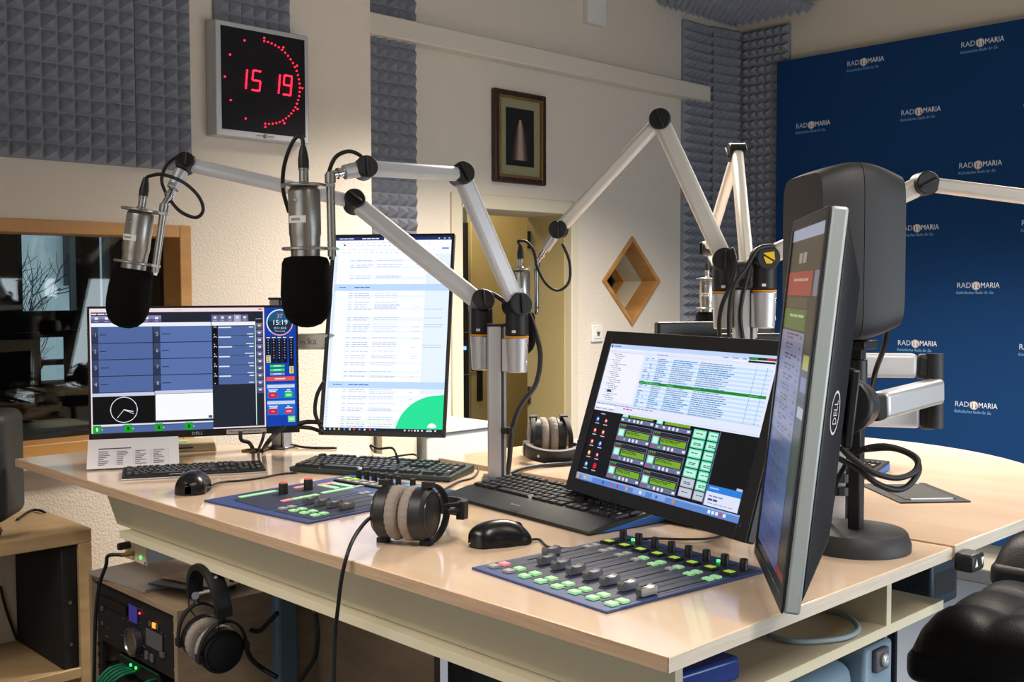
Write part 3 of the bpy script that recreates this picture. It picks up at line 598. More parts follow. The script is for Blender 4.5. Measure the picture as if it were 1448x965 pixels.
# black tufted stools at the guest table
def stool(label, M):
    t = thing('upholstered_stool', label, 'stool', M, 'black tufted leather stools')
    m = MB(); n = 28; W_ = .56; vs = []
    for i in range(n+1):
        for j in range(n+1):
            u, v = i/n, j/n
            ku, kv = abs(math.sin(PI*u*3)), abs(math.sin(PI*v*3)); e = (1-(2*u-1)**8)*(1-(2*v-1)**8)
            vs.append(((u-.5)*W_*.975, (v-.5)*W_*.975, -.058+.093*e**.5+.036*(ku*kv)**.38*e))
    m.add(vs, [(i*(n+1)+j, (i+1)*(n+1)+j, (i+1)*(n+1)+j+1, i*(n+1)+j+1) for i in range(n) for j in range(n)])
    z0 = len(m.v); m.build('cushion', 'leather', t, world=False, smooth=True)
    m = MB(); m.box((0, 0, -.085), (W_, W_, .09)); m.build('seat_base', 'leather', t, world=False, bevel=.03, seg=4)
    zf = -M.translation.z
    for sx in (-1, 1):
        for sy in (-1, 1): m = MB(); m.cyl((sx*.2, sy*.2, -.12), (sx*.24, sy*.24, zf), .014, .011); m.build('leg', 'matte_black', t, world=False, smooth=True, angle=40)
    m = MB(); [m.cyl((a*.222, b*.222, -.38), (c*.222, d_*.222, -.38), .008) for a, b, c, d_ in ((-1, -1, 1, -1), (1, -1, 1, 1), (1, 1, -1, 1), (-1, 1, -1, -1))]; m.build('foot_ring', 'matte_black', t, world=False, smooth=True)
    return t
stool('black tufted leather stool directly beside the desk shelf', mx((2.93, 1.0, .61), rz=.03))
stool('black tufted leather stool standing further back by the banner wall', mx((3.95, 1.2, .62), rz=.05))
# low white cabinet and beige board beside the door
lc = thing('low_cabinet', 'white low cabinet between the wall corner and the door', 'cabinet', (2.8, 3.5, 0))
m = MB(); m.span((2.74, 3.32, 0), (3.09, 3.72, .92)); m.build('body', 'cabinet_white', lc, bevel=.006); m = MB(); m.span((2.73, 3.31, .92), (3.10, 3.73, .945)); m.build('top', 'cabinet_white', lc, bevel=.004)
o = MB().span((2.545, 3.36, 0), (2.72, 3.70, 1.0)).build('beige_board', 'cream_paint', bevel=.003); tag(o, 'beige board standing between the wall corner and white cabinet', 'board')
# cable hatch
h = thing('cable_hatch', 'black square cable hatch with metal lids set into the guest table', 'hatch', (2.25, 1.07, ZG))
A, B, C_, D_ = [V(q) for q in ((2.266, 1.201, 1.054), (2.374, 1.093, 1.054), (2.242, 0.936, 1.054), (2.129, 1.037, 1.054))]
ux = (D_-A); uy = (B-A); ctr = (A+B+C_+D_)/4; HM = mx(ctr, ux, (0, 0, 1)); lx = ux.length; ly = uy.length
m = MB(); m.box((0, 0, .0015), (lx, ly, .003), HM); m.build('rim', 'black_plastic', h, bevel=.001)
m = MB(); m.box((0, 0, .0035), (lx*.8, ly*.72, .002), HM); m.build('lid', 'matte_black', h, bevel=.0008)
m = MB(); m.box((lx*.41, -.0, .004), (.006, ly*.6, .003), HM); m.box((-lx*.41, 0, .004), (.006, ly*.7, .003), HM); m.build('metal_strip', 'alu', h)

# ---------------------------------------------------------------- monitors
class Screen:
    """flat picture made of coloured patches; coordinates in a given window, y downwards"""
    def __init__(s, W_, H_, win): s.m = MB(); s.W = W_; s.H = H_; s.win = win; s.z = 0
    def xy(s, x, y): a, b, c, d = s.win; return ((x-a)/(c-a)-.5)*s.W, (.5-(y-b)/(d-b))*s.H
    def r(s, x0, y0, x1, y1, c, lift=1):
        s.z += 3e-6*lift; a, b = s.xy(x0, y1); c2, d = s.xy(x1, y0); s.m.rect(a, b, c2, d, s.z, c)
    def t(s, txt, x, y, h, c, align=0, wide=1):
        s.z += 3e-6; a, b = s.xy(x, y); s.m.text(txt, a, b, h/(s.win[3]-s.win[1])*s.H, s.z, c, align=align, wide=wide)
    def d(s, x, y, r, c, r0=0, a0=0, a1=2*PI, n=32):
        s.z += 3e-6; a, b = s.xy(x, y); k = s.W/(s.win[2]-s.win[0]); s.m.disc(a, b, r*k, s.z, c, n, r0=r0*k, a0=a0, a1=a1)
    def dashes(s, x, y, n, h, c, lo=4, hi=16, gap=3, maxw=None):
        x0 = x; s.z += 3e-6
        for _ in range(n):
            q = random.uniform(lo, hi)
            if maxw and x+q > x0+maxw: break
            s.r(x, y, x+q, y+h, c, 0); x += q+gap
def monitor(name, label, M, w_, h_, bz, depth, scr, smat, frame_mat='black_plastic', edge_mat=None, bulge=True):
    t = thing(name, label, 'monitor', M)
    l, r, tp, b = bz
    m = MB(); m.box((0, 0, -depth/2), (w_, h_, depth)); m.build('back_shell' if not edge_mat else 'edge_band', edge_mat or frame_mat, t, world=False, bevel=.004)
    m = MB()
    z = .0035
    m.box((-w_/2+l/2, 0, z/2), (l, h_, z)); m.box((w_/2-r/2, 0, z/2), (r, h_, z)); m.box(((l-r)/2, h_/2-tp/2, z/2), (w_-l-r, tp, z)); m.box(((l-r)/2, -h_/2+b/2, z/2), (w_-l-r, b, z))
    m.build('bezel', frame_mat, t, world=False, bevel=.0012)
    if bulge:
        m = MB(); m.box((0, 0, -depth-.014), (w_*.97, h_*.97, .028), Matrix.Rotation(PI, 4, 'X') @ Matrix.Translation((0, 0, 2*depth+.028)) , top=(.8, .85)); m.build('rear_cover', frame_mat, t, world=False, bevel=.006)
        m = MB(); m.box((0, 0, -depth-.034), (.12, .12, .014)); m.build('mount_plate', 'black_plastic', t, world=False, bevel=.004)
    for v in range(len(scr.m.v)):
        x, y, q = scr.m.v[v]; scr.m.v[v] = (x+(l-r)/2, y+(b-tp)/2, q+.0012)
    scr.m.build('screen', smat, t, world=False)
    return t

# left monitor: phone and playout board
random.seed(3)
W_, H_ = .54, .350; bz = (.006, .006, .006, .019)
s = Screen(W_-.012, H_-.025, (25, 50, 1110, 705))
s.r(25, 50, 1110, 705, '#2a2c3a')
s.r(25, 50, 937, 705, '#f3dfe6'); s.r(32, 70, 930, 698, '#1f2430')
s.dashes(460, 58, 2, 4, '#d8a8b0', 10, 30); s.r(905, 55, 925, 62, '#e0406a')
for k in range(22): s.r(400+k*22, 72, 402+k*22, 126, '#262c38')
s.dashes(34, 76, 3, 7, '#e8ecf8', 12, 50, 5, 110)
for i in range(7):
    x = 33+51*i; s.r(x, 88, x+50, 124, '#8a86b0'); s.r(x, 106, x+50, 124, '#5d5a88'); s.r(x+18, 96, x+34, 108, '#eef0ff'); s.r(x+16, 116, x+34, 119, '#b8b8d8')
for i in range(5):
    x = 652+40*i; s.r(x, 88, x+38, 124, '#a9a6c8' if i == 3 else '#6d6a90'); s.r(x+12, 97, x+26, 108, '#e8eaff'); s.r(x+8, 116, x+28, 119, '#b8b8d8')
s.r(890, 110, 922, 113, '#b8c0d0')
s.r(32, 126, 648, 146, '#eef1ff'); s.r(652, 126, 888, 146, '#f2f4ff')
for c, (xa, xb) in enumerate(((32, 342), (347, 652))):
    for r in range(4):
        y = 147+87*r
        s.r(xa, y, xb, y+83, '#5068a0' if c == 0 else '#5872ac'); s.r(xa, y, xa+35, y+83, '#3a4666'); s.r(xa, y+42, xa+35, y+83, '#2c3450')
        s.t(str(1+r+4*c), xa+18, y+50, 20, '#9fb2d8', .5); s.r(xa+42, y+39, xa+72+random.randint(0, 18), y+43, '#1c2338')
s.r(32, 495, 348, 513, '#c9cfe8'); s.r(350, 490, 652, 506, '#c9cfe8')
s.r(32, 513, 347, 656, '#020204')
s.d(190, 585, 70, '#aab4c4', 68); s.d(190, 585, 70, '#e8f0ff', 67, 0, 2*PI, 12)
s.d(190, 585, 66, '#020204')
for k in range(12): a = k*PI/6; s.d(190+67*math.cos(a), 585+67*math.sin(a), 2.5, '#ffffff', n=8)
for a, L, q in ((PI*1.93, 50, 3), (PI*1.86, 58, 2), (PI*1.28, 58, 2)):
    dx, dy = math.cos(a), -math.sin(a)
    for k in range(14): s.d(190+dx*L*k/14, 585+dy*L*k/14, q, '#e8f0ff', n=6)
s.r(352, 508, 652, 648, '#fbfcff'); s.r(628, 630, 648, 644, '#44507a'); s.r(32, 660, 652, 668, '#dfe6f6'); s.r(32, 668, 180, 671, '#d8d060')
s.r(32, 671, 652, 706, '#5068a0')
for k in range(4): s.r(32+157*k, 664, 74+157*k, 704, '#12a428'); s.r(48+157*k, 676, 58+157*k, 694, '#0b3a14' if k else '#c8f8d8'); s.r(76+157*k, 683, 80+157*k, 689, '#f0f4ff')
for r in range(6):
    y = 150+53*r
    s.r(656, y, 684, y+52, '#07080c'); s.d(670, y+9, 8, '#dfe8ff', 5, .1, PI-.1); s.r(664, y+42, 668, y+47, '#dfe8ff')
    s.r(685, y, 880, y+51, '#5068a0'); s.r(688, y+3, 740+random.randint(0, 30), y+10, '#dfe6fa'); s.r(852, y+3, 876, y+9, '#dfe6fa'); s.r(825+random.randint(0, 24), y+41, 876, y+46, '#dfe6fa')
s.r(656, 468, 880, 698, '#1d2531')
for k in range(30): s.r(658, 470+k*7.5, 880, 471+k*7.5, '#212a38')
s.r(884, 146, 888, 692, '#d6fff2')
for k in range(10): y = 134+39*k; s.r(891, y, 928, y+35, '#6a6c90'); s.r(891, y+18, 928, y+35, '#4e5074'); s.r(902, y+10, 916, y+20, '#dfe2f6' if k else '#f0e040')
s.r(940, 52, 1110, 705, '#0d3fae')
s.d(1022, 133, 74, '#e8f2fa', 68); s.d(1022, 133, 74, '#f08aa0', 68, -PI*.75, PI*.4); s.d(1022, 133, 67, '#1c5a80'); s.d(1022, 133, 67, '#13304c', a0=PI*.95, a1=PI*2.05)
for k in range(60): a = k*PI/30; s.d(1022+71*math.cos(a), 133+71*math.sin(a), 1.4, '#ffffff', n=6)
s.t('37', 1022, 108, 22, '#ff8fb0', .5); s.t('15:19', 1022, 146, 27, '#f2fbff', .5); s.t('29.11.2018', 1022, 170, 12, '#cfe6f4', .5, .9); s.t('Donnerstag', 1022, 184, 8, '#cfe6f4', .5)
for k, x in enumerate((943, 973, 1003, 1033, 1069)):
    yb = 356 if k < 4 else 418
    s.r(x, 212, x+28, yb, '#0b1020'); s.r(x+4, 214, x+24, 219, '#dfe8f6')
    for j in range(8): s.r(x+11, 228+j*14, x+16, 232+j*14, '#c84858' if j in (2, 5) and k % 2 else '#c9d4e4')
    if k in (0, 4): s.r(x+2, yb-42, x+25, yb-2, '#e8e0a0'); [s.r(x+8, yb-38+9*j, x+19, yb-34+9*j, '#20281c') for j in range(4)]
for k, c in enumerate(('#38d858', '#38d858', '#8898c0')): s.r(964, 366+22*k, 1044, 380+22*k, c); s.r(984, 370+22*k, 1024, 375+22*k, '#c8ffd4' if k < 2 else '#dde4f6')
s.r(943, 432, 1098, 455, '#e8584a'); s.dashes(990, 440, 1, 7, '#ffd8d0', 56, 60)
for k in range(2):
    y = 470+90*k; s.r(943, y, 1100, y+84, '#1c6cd4'); s.r(946, y+6, 1098, y+24, '#cfd8f0')
    s.dashes(953, y+32, 1, 5, '#ffffff', 46, 52); s.dashes(957, y+41, 1, 5, '#ffffff', 36, 44); s.dashes(1054, y+34, 1, 5, '#ffffff', 14, 20); s.dashes(1044, y+43, 1, 4, '#ffffff', 36, 42)
    s.r(953, y+50, 1001, y+78, '#d02038'); s.r(967, y+60, 985, y+66, '#ff9aa0')
    s.r(1042, y+50, 1086, y+78, '#28c850' if k == 0 else '#d02038'); s.r(1050, y+58, 1078, y+70, '#a0f8b0' if k == 0 else '#ff9aa0')
s.r(1058, 650, 1098, 684, '#70e090'); s.r(1066, 660, 1090, 674, '#c8ffd0')
lm = monitor('desk_monitor', 'wide black monitor showing a blue call board and clock', mx((1.389, 2.648, 1.286), (.899, -.437, 0), (-.436, -.899, .042)), W_, H_, bz, .012, s, 'screen_mid')
m = MB(); m.text('DELL', 0, -H_/2+.006, .0075, .0042, '#b8b8bc', align=.5, wide=1.2); m.build('maker_mark', 'ink_print', lm, world=False); m = MB(); m.rect(.075, -H_/2+.0035, .18, -H_/2+.0155, .004, '#c9c5c0'); m.text('WhatsApp 079 944 00 44', .0785, -H_/2+.007, .0055, .0043, '#3a3a3a', wide=1.05); m.build('sticker', 'ink_print', lm, world=False)
# timetable sheet hanging from it
ps = thing('timetable_sheet', 'white paper with a small printed table taped under the monitor', 'paper', mx((1.232, 2.692, 1.117), (.899, -.437, 0), (-.258, -.53, .80)))
w_, h_ = .222, .106
m = MB(); m.box((0, -h_/2, 0), (w_, h_, .0006)); m.build('sheet', 'paper_white', ps, world=False)
m = MB(); random.seed(5)
m.rect(-w_/2+.026, -.038, -w_/2+.105, -.034, .0006, '#4a4658')
for r in range(8):
    y = -.044-.0066*r; m.rect(-w_/2+.026, y, w_/2-.026, y+.0004, .0006, '#a8a4b0')
    for c in range(4):
        x = -w_/2+.027+.044*c; m.rect(x, y-.0046, x+random.uniform(.012, .028), y-.0020, .0006, '#5f5b6c')
for c in range(5): x = -w_/2+.026+.0425*c; m.rect(x, -.0968, x+.0004, -.044, .0006, '#a8a4b0')
m.build('printed_table', 'ink_print', ps, world=False)

# upright monitor: running sheet
random.seed(11)
W_, H_ = .358, .570; bz = (.012, .008, .008, .012)
s = Screen(W_-.020, H_-.020, (83, 45, 590, 880))
s.r(83, 45, 590, 880, '#eef2ff'); s.r(83, 45, 590, 60, '#14285e')
s.r(297, 46, 370, 60, '#eef2ff'); s.dashes(100, 50, 4, 4, '#c8d4f0', 10, 24, 3, 70); s.dashes(200, 50, 4, 4, '#e0e8ff', 10, 24, 3, 76)
for x in (533, 557, 577): s.r(x, 50, x+6, 55, '#c8d4f0')
s.r(83, 60, 590, 118, '#f6f8ff'); s.d(95, 97, 6, '#2ab070')
for y in (70, 82, 100, 113): s.dashes(110, y, 18, 2.5, '#a8b8e0', 6, 22, 9, 440)
s.r(120, 76, 128, 84, '#2840a0'); s.r(550, 93, 580, 101, '#7090d8')
s.r(83, 124, 101, 880, '#dce6f8')
s.r(487, 120, 590, 722, '#d6e2fa')
for x in (112, 155, 176, 266, 388, 440, 487): s.r(x, 120, x+1, 865, '#cdd8f2')
y = 126
while y < 862:
    s.r(83, y, 590, y+.8, '#d3def4')
    s.r(88, y+3, 96, y+5, '#98b0dc')
    dens = random.random()
    if dens < .62 and not (252 < y < 285 or 668 < y < 700):
        if random.random() < .45: s.r(150, y, 486, y+9, '#dde6f8')
        s.dashes(157, y+3, 1, 2.2, '#8a9ac8', 14, 16); s.dashes(182, y+3, 6, 2.2, '#7f90c4', 10, 26, 3, 78)
        for q in range(random.choice((1, 1, 2))): s.dashes(272, y+2+5*q, 9, 1.9, '#96a4cc', 8, 26, 3, 112)
        if random.random() < .4: s.dashes(442, y+3, 2, 2, '#a0acd0', 10, 16, 3, 30)
        if 355 < y < 530 and random.random() < .5: s.dashes(490, y+3, 6, 2, '#8aa8e0', 8, 24, 3, 90)
    else: s.dashes(118, y+3, 9, 1.4, '#d6dcf0', 6, 20, 4, 130)
    y += 9.6
for y in (253, 671): s.r(90, y, 590, y+29, '#b2ccf6'); s.dashes(114, y+12, 3, 4, '#3a62c0', 10, 16, 2, 42); s.dashes(180, y+12, 5, 4, '#2a52b8', 8, 26, 3, 88); s.r(155, y, 156, y+29, '#90acdc'); s.r(440, y, 441, y+29, '#90acdc')
s.r(145, 838, 400, 841, '#f0ec88')
s.r(83, 866, 590, 880, '#0c1020')
a0, b0 = s.xy(563, 878)
n = 40; k = s.W/507
arc = [(580, 866)]+[(570+180*math.cos(q)*1.0, 895+170*-math.sin(q)) for q in [PI*.5+(PI*.5-.17)*i/20 for i in range(21)]]
pts = [s.xy(590, 866), s.xy(590, 722)]+[s.xy(x, y) for x, y in arc[1:]]
s.z += 3e-6; s.m.add([(x, y, s.z) for x, y in pts], [tuple(range(len(pts)))], None, '#0ed28c')
s.d(545, 862, 20, '#f4fff8', a0=.2, a1=PI-.2); s.d(545, 864, 4, '#48d090')
s.r(83, 866, 590, 880, '#0c1020')
for x, c in ((90, '#f0f4ff'), (113, '#c0c8d8'), (132, '#c0c8d8'), (152, '#e8c050'), (175, '#3898e8'), (198, '#d0d8e8'), (217, '#e85038'), (240, '#58a0f0'), (262, '#e0e4f0'), (285, '#f05840'), (306, '#48a8d8'), (432, '#d0d4e0'), (450, '#a0a8b8'), (462, '#e05858'), (475, '#d0d4e0'), (488, '#d0d4e0'), (505, '#d0d4e0'), (560, '#d0d4e0')): s.r(x-3, 869, x+4, 876, c)
s.r(525, 868, 545, 871, '#d0d4e0'); s.r(522, 873, 547, 876, '#d0d4e0')
pm = monitor('upright_monitor', 'tall upright monitor showing a bright white running sheet', mx((1.824, 2.381, 1.381), (.5816, -.8134, 0), (-.791, -.568, .223)), W_, H_, bz, .014, s, 'screen_bright')
m = MB(); m.text('DELL', 0, 0, .008, .0042, '#3c5a8a', Matrix.Translation((-W_/2+.004, .0, 0)) @ Matrix.Rotation(-PI/2, 4, 'Z'), wide=1.2); m.build('front_lettering', 'ink_print', pm, world=False)

# slanted monitor: playout desktop
random.seed(21); k = 1.33
W_, H_ = .376*k, .217*k
s = Screen(W_, H_, (0, 0, 1, 1))
s.r(0, 0, 1, 1, '#0c0d10')
s.r(0, 0, 1, .49, '#e6ecff'); s.r(0, 0, 1, .03, '#c4d8fb'); s.r(0, .03, .25, .04, '#f4f6ff'); s.d(.012, .016, .006, '#2a50c0'); s.r(.025, .012, .075, .02, '#6a80c0')
s.r(.0, .055, 1, .057, '#c8d0ec'); s.dashes(.33, .05, 3, .006, '#8090c0', .01, .03, .004)
s.r(.01, .065, .245, .415, '#f4f5ff')
for j in range(24): y = .07+.0145*j; s.dashes(.035+.012*(j % 3), y, 3, .005, '#9098b8', .008, .028, .004); s.r(.02+.012*(j % 3), y, .023+.012*(j % 3), y+.005, '#b0b8d0')
s.r(.055, .335, .085, .35, '#14307a')
for j in range(26):
    y = .075+.0135*j; s.r(.26, y, .985, y+.0135, '#c8e2ff' if j % 2 else '#e4f0ff')
    for x, n_, mw in ((.265, 1, .03), (.3, 1, .02), (.345, 3, .07), (.44, 5, .15), (.6, 7, .2)): s.dashes(x, y+.004, n_, .006, '#4a90d0' if random.random() < .4 else '#7f9cc8', .008, .04, .003, mw)
    for x in (.9, .955): s.r(x, y+.004, x+.005, y+.009, '#3a90d8')
s.r(.26, .245, .985, .264, '#128a2e'); [s.dashes(x, .251, 2, .006, '#5ac878', .01, .03, .003) for x in (.265, .3, .35, .44, .6, .9)]
s.dashes(.72, .03, 4, .006, '#8a96c0', .02, .04, .02); s.r(.78, .045, .84, .05, '#ffffff')
s.r(.855, .018, .99, .034, '#16301e'); s.r(.86, .02, .9, .032, '#28a040'); s.r(.945, .02, .985, .032, '#c02838'); s.r(.855, .04, .99, .052, '#101218')
s.r(0, .425, 1, .427, '#b8c0dc'); s.dashes(.01, .435, 14, .006, '#8890b4', .012, .03, .005); s.r(.01, .45, .14, .462, '#ffffff'); s.dashes(.2, .45, 3, .008, '#e04898', .014, .026, .004)
s.dashes(.01, .472, 3, .006, '#9098b8', .03, .05, .012); s.r(.24, .478, .99, .48, '#c4cce4')
for j in range(5):
    for i in range(2):
        x, y = .035+.06*i, .535+.082*j+.004*i; c = random.choice(('#e05030', '#3a8ae8', '#f0a030', '#e8e8f0', '#c02040', '#50a0e0')); s.d(x+.012, y+.02, .010, c, n=12); s.r(x+.008, y+.012, x+.018, y+.024, '#f4f4f8'); s.r(x, y+.046, x+.028, y+.052, '#c8ccd8')
s.r(.06, .51, .09, .516, '#c8ccd8'); s.d(.11, .912-.03, .012, '#d02038'); 
for i in range(2):
    x0 = .205+.225*i
    for j in range(4):
        y0 = .485+.132*j-.06+.005*i
        ya = max(y0, .491)
        if y0 > .49:
            s.r(x0, y0, x0+.218, y0+.116, '#6c7298'); s.r(x0+.006, y0+.004, x0+.214, y0+.03, '#16181f')
            for q in range(3): s.r(x0+.01+.013*q, y0+.005, x0+.02+.013*q, y0+.014, '#18b838'); s.r(x0+.01+.013*q, y0+.018, x0+.02+.013*q, y0+.026, '#b81830')
            s.r(x0+.05, y0+.012, x0+.21, y0+.014, '#35545a'); s.r(x0+.05, y0+.02, x0+.21, y0+.022, '#603840')
        s.r(x0+.05, ya+(.034 if y0 > .49 else 0), x0+.214, y0+.084, '#10131a'); s.r(x0+.056, ya+(.04 if y0 > .49 else 0), x0+.208, y0+.08, '#78ac30'); s.r(x0+.006, ya+(.034 if y0 > .49 else 0), x0+.044, y0+.084, '#8ce8c8'); s.r(x0+.011, ya+(.042 if y0 > .49 else 0), x0+.039, y0+.077, '#c8fcec')
        if y0 > .49: s.dashes(x0+.06, y0+.045, 3, .006, '#3c5c18', .015, .04, .004); s.dashes(x0+.06, y0+.055, 4, .006, '#3c5c18', .01, .03, .004, .12)
        s.r(x0, y0+.088, x0+.218, y0+.116, '#6c7298'); s.r(x0+.006, y0+.094, x0+.02, y0+.108, '#d83858' if y0 > .49 else '#e8ecf8'); s.r(x0+.05, y0+.094, x0+.063, y0+.108, '#60d870' if y0 > .49 else '#e8ecf8')
        for q in range(3): s.d(x0+.09+.024*q, y0+.101, .007, '#e4e8f4', n=10)
        s.r(x0+.196, y0+.094, x0+.212, y0+.108, '#f0f2fa')
for j in range(7):
    for i, (x0, x1) in enumerate(((.662, .735), (.745, .80))):
        y0 = .505+.062*j; c, c2 = ('#60d8b0', '#c0f8e4') if not (j == 6 or (j == 5 and i == 0)) else ('#b8bcd0', '#c8ccdc')
        s.r(x0, y0, x1, y0+.056, c); s.r(x0+.005, y0+.007, x1-.005, y0+.049, c2); s.dashes(x0+.015, y0+.022, 2, .006, '#407868', .012, .02, .003, .045)
        if j % 2: s.dashes(x0+.015, y0+.032, 2, .006, '#407868', .01, .02, .003, .045)
s.r(.805, .49, .808, .945, '#7880b0')
s.r(0, .952, 1, 1, '#5f88d0'); s.r(0, .952, 1, .962, '#90b4ec')
s.d(.014, .977, .010, '#e8a040'); [s.r(x, .962, x+.08, .992, '#88a8e0') for x in (.04, .4, .52)]
for x, c in ((.06, '#e8c060'), (.19, '#2850c0'), (.25, '#e04858'), (.29, '#e02050'), (.35, '#f0a030'), (.44, '#e0e8f8'), (.54, '#3070d0'), (.64, '#e88030'), (.9, '#e04858'), (.86, '#e8f0ff'), (.88, '#e8f0ff'), (.92, '#e8f0ff'), (.84, '#e8f0ff')): s.r(x, .968, x+.014, .988, c)
s.r(.81, .82, .985, .945, '#dfe6fb'); s.r(.81, .82, .985, .86, '#2c80e0'); s.r(.822, .832, .87, .842, '#9cc8ff'); s.dashes(.825, .88, 3, .008, '#7888b8', .015, .03, .004); s.dashes(.825, .9, 2, .012, '#384878', .02, .03, .003); s.dashes(.825, .925, 5, .005, '#98a4c8', .015, .03, .004); s.r(.955, .805, .985, .82, '#b8c4d8')
mc = V((1.205*k, .929*k, 1.5+(1.312-1.5)*k)); bzz = .027
mm = monitor('slanted_monitor', 'black monitor leaning back, showing a playlist and green cart buttons', mx(mc, (-.261, -.9653, 0), (-.919, .247, .303)), W_+2*bzz, H_+2*bzz, (bzz, bzz, bzz, bzz), .02, s, 'screen_mid')
m = MB(); m.disc(W_/2+.008, -H_/2-.002, .0015, .0045, '#3a70ff', 8); m.build('power_lamp', 'ink_print', mm, world=False)
vM = frame(mm)
m = MB(); f0 = vM @ V((-.02, -.06, -.05)); m.tube([vM @ V((0, 0, -.04)), vM @ V((0, -.02, -.07)), V((1.72, 1.22, 1.15)), V((1.72, 1.22, ZD+.012))], .016, 10); m.build('stand_neck', 'dark_grey', mm, smooth=True)
m = MB(); m.box((1.72, 1.20, ZD+.006), (.15, .2, .012)); m.build('stand_foot', 'dark_grey', mm, bevel=.004)

# near monitor on the desk edge: call list, seen at a steep angle
random.seed(31); k = .917
W_, H_ = .36*k, .584*k
s = Screen(W_-.03, H_-.034, (0, 0, 1, 1))
s.r(0, 0, 1, 1, '#3a3630'); s.r(0, 0, 1, .035, '#b9bfd8'); s.r(.0, .035, 1, .13, '#4a4438'); s.dashes(.3, .075, 2, .03, '#a8a49a', .1, .14, .03)
s.r(0, .13, .78, .2, '#b04a40'); s.dashes(.2, .15, 3, .008, '#e0b0a0', .1, .2, .02); s.r(0, .205, .7, .235, '#5a5040'); s.r(0, .24, .72, .3, '#5f7a38'); s.dashes(.2, .255, 3, .008, '#c0d8a0', .1, .2, .02)
for j in range(22):
    y = .305+.0305*j; s.r(0, y, .74, y+.03, ('#9a98b8', '#8c8eb4')[j % 2] if j < 10 else ('#5a6a9c', '#52629a')[j % 2])
    s.dashes(.18, y+.006, 3, .006, '#54506c', .06, .16, .03, .4); s.dashes(.2, y+.017, 2, .006, '#6a5a70', .06, .14, .03, .3); s.r(.62, y+.01, .68, y+.018, '#6a6888')
s.r(.78, .3, 1, .98, '#4a4640'); s.r(.8, .36, .96, .40, '#c8c040'); s.r(.8, .42, .96, .46, '#8a88b0'); s.r(.8, .5, .96, .53, '#c8c8d8'); s.r(.84, .13, .97, .2, '#8a88a0')
s.r(0, .975, 1, 1, '#1c1e2a'); s.r(.7, .95, .95, .97, '#a03848')
nm = monitor('desk_edge_monitor', 'portrait monitor with a silver edge at the desk corner, screen seen edge-on', mx((1.491*k, .910*k, 1.5+(1.327-1.5)*k), (-.775, -.632, 0), (-.627, .77, .105)), W_, H_, (.015, .015, .017, .017), .022, s, 'screen_dim', edge_mat='edge_silver', bulge=False)
m = MB(); m.box((0, 0, .0), (W_*.97, H_*.97, .036), Matrix.Rotation(PI, 4, 'X') @ Matrix.Translation((0, 0, .022+.018)), top=(.66, .70)); m.build('rear_cover', 'black_plastic', nm, world=False, bevel=.008)

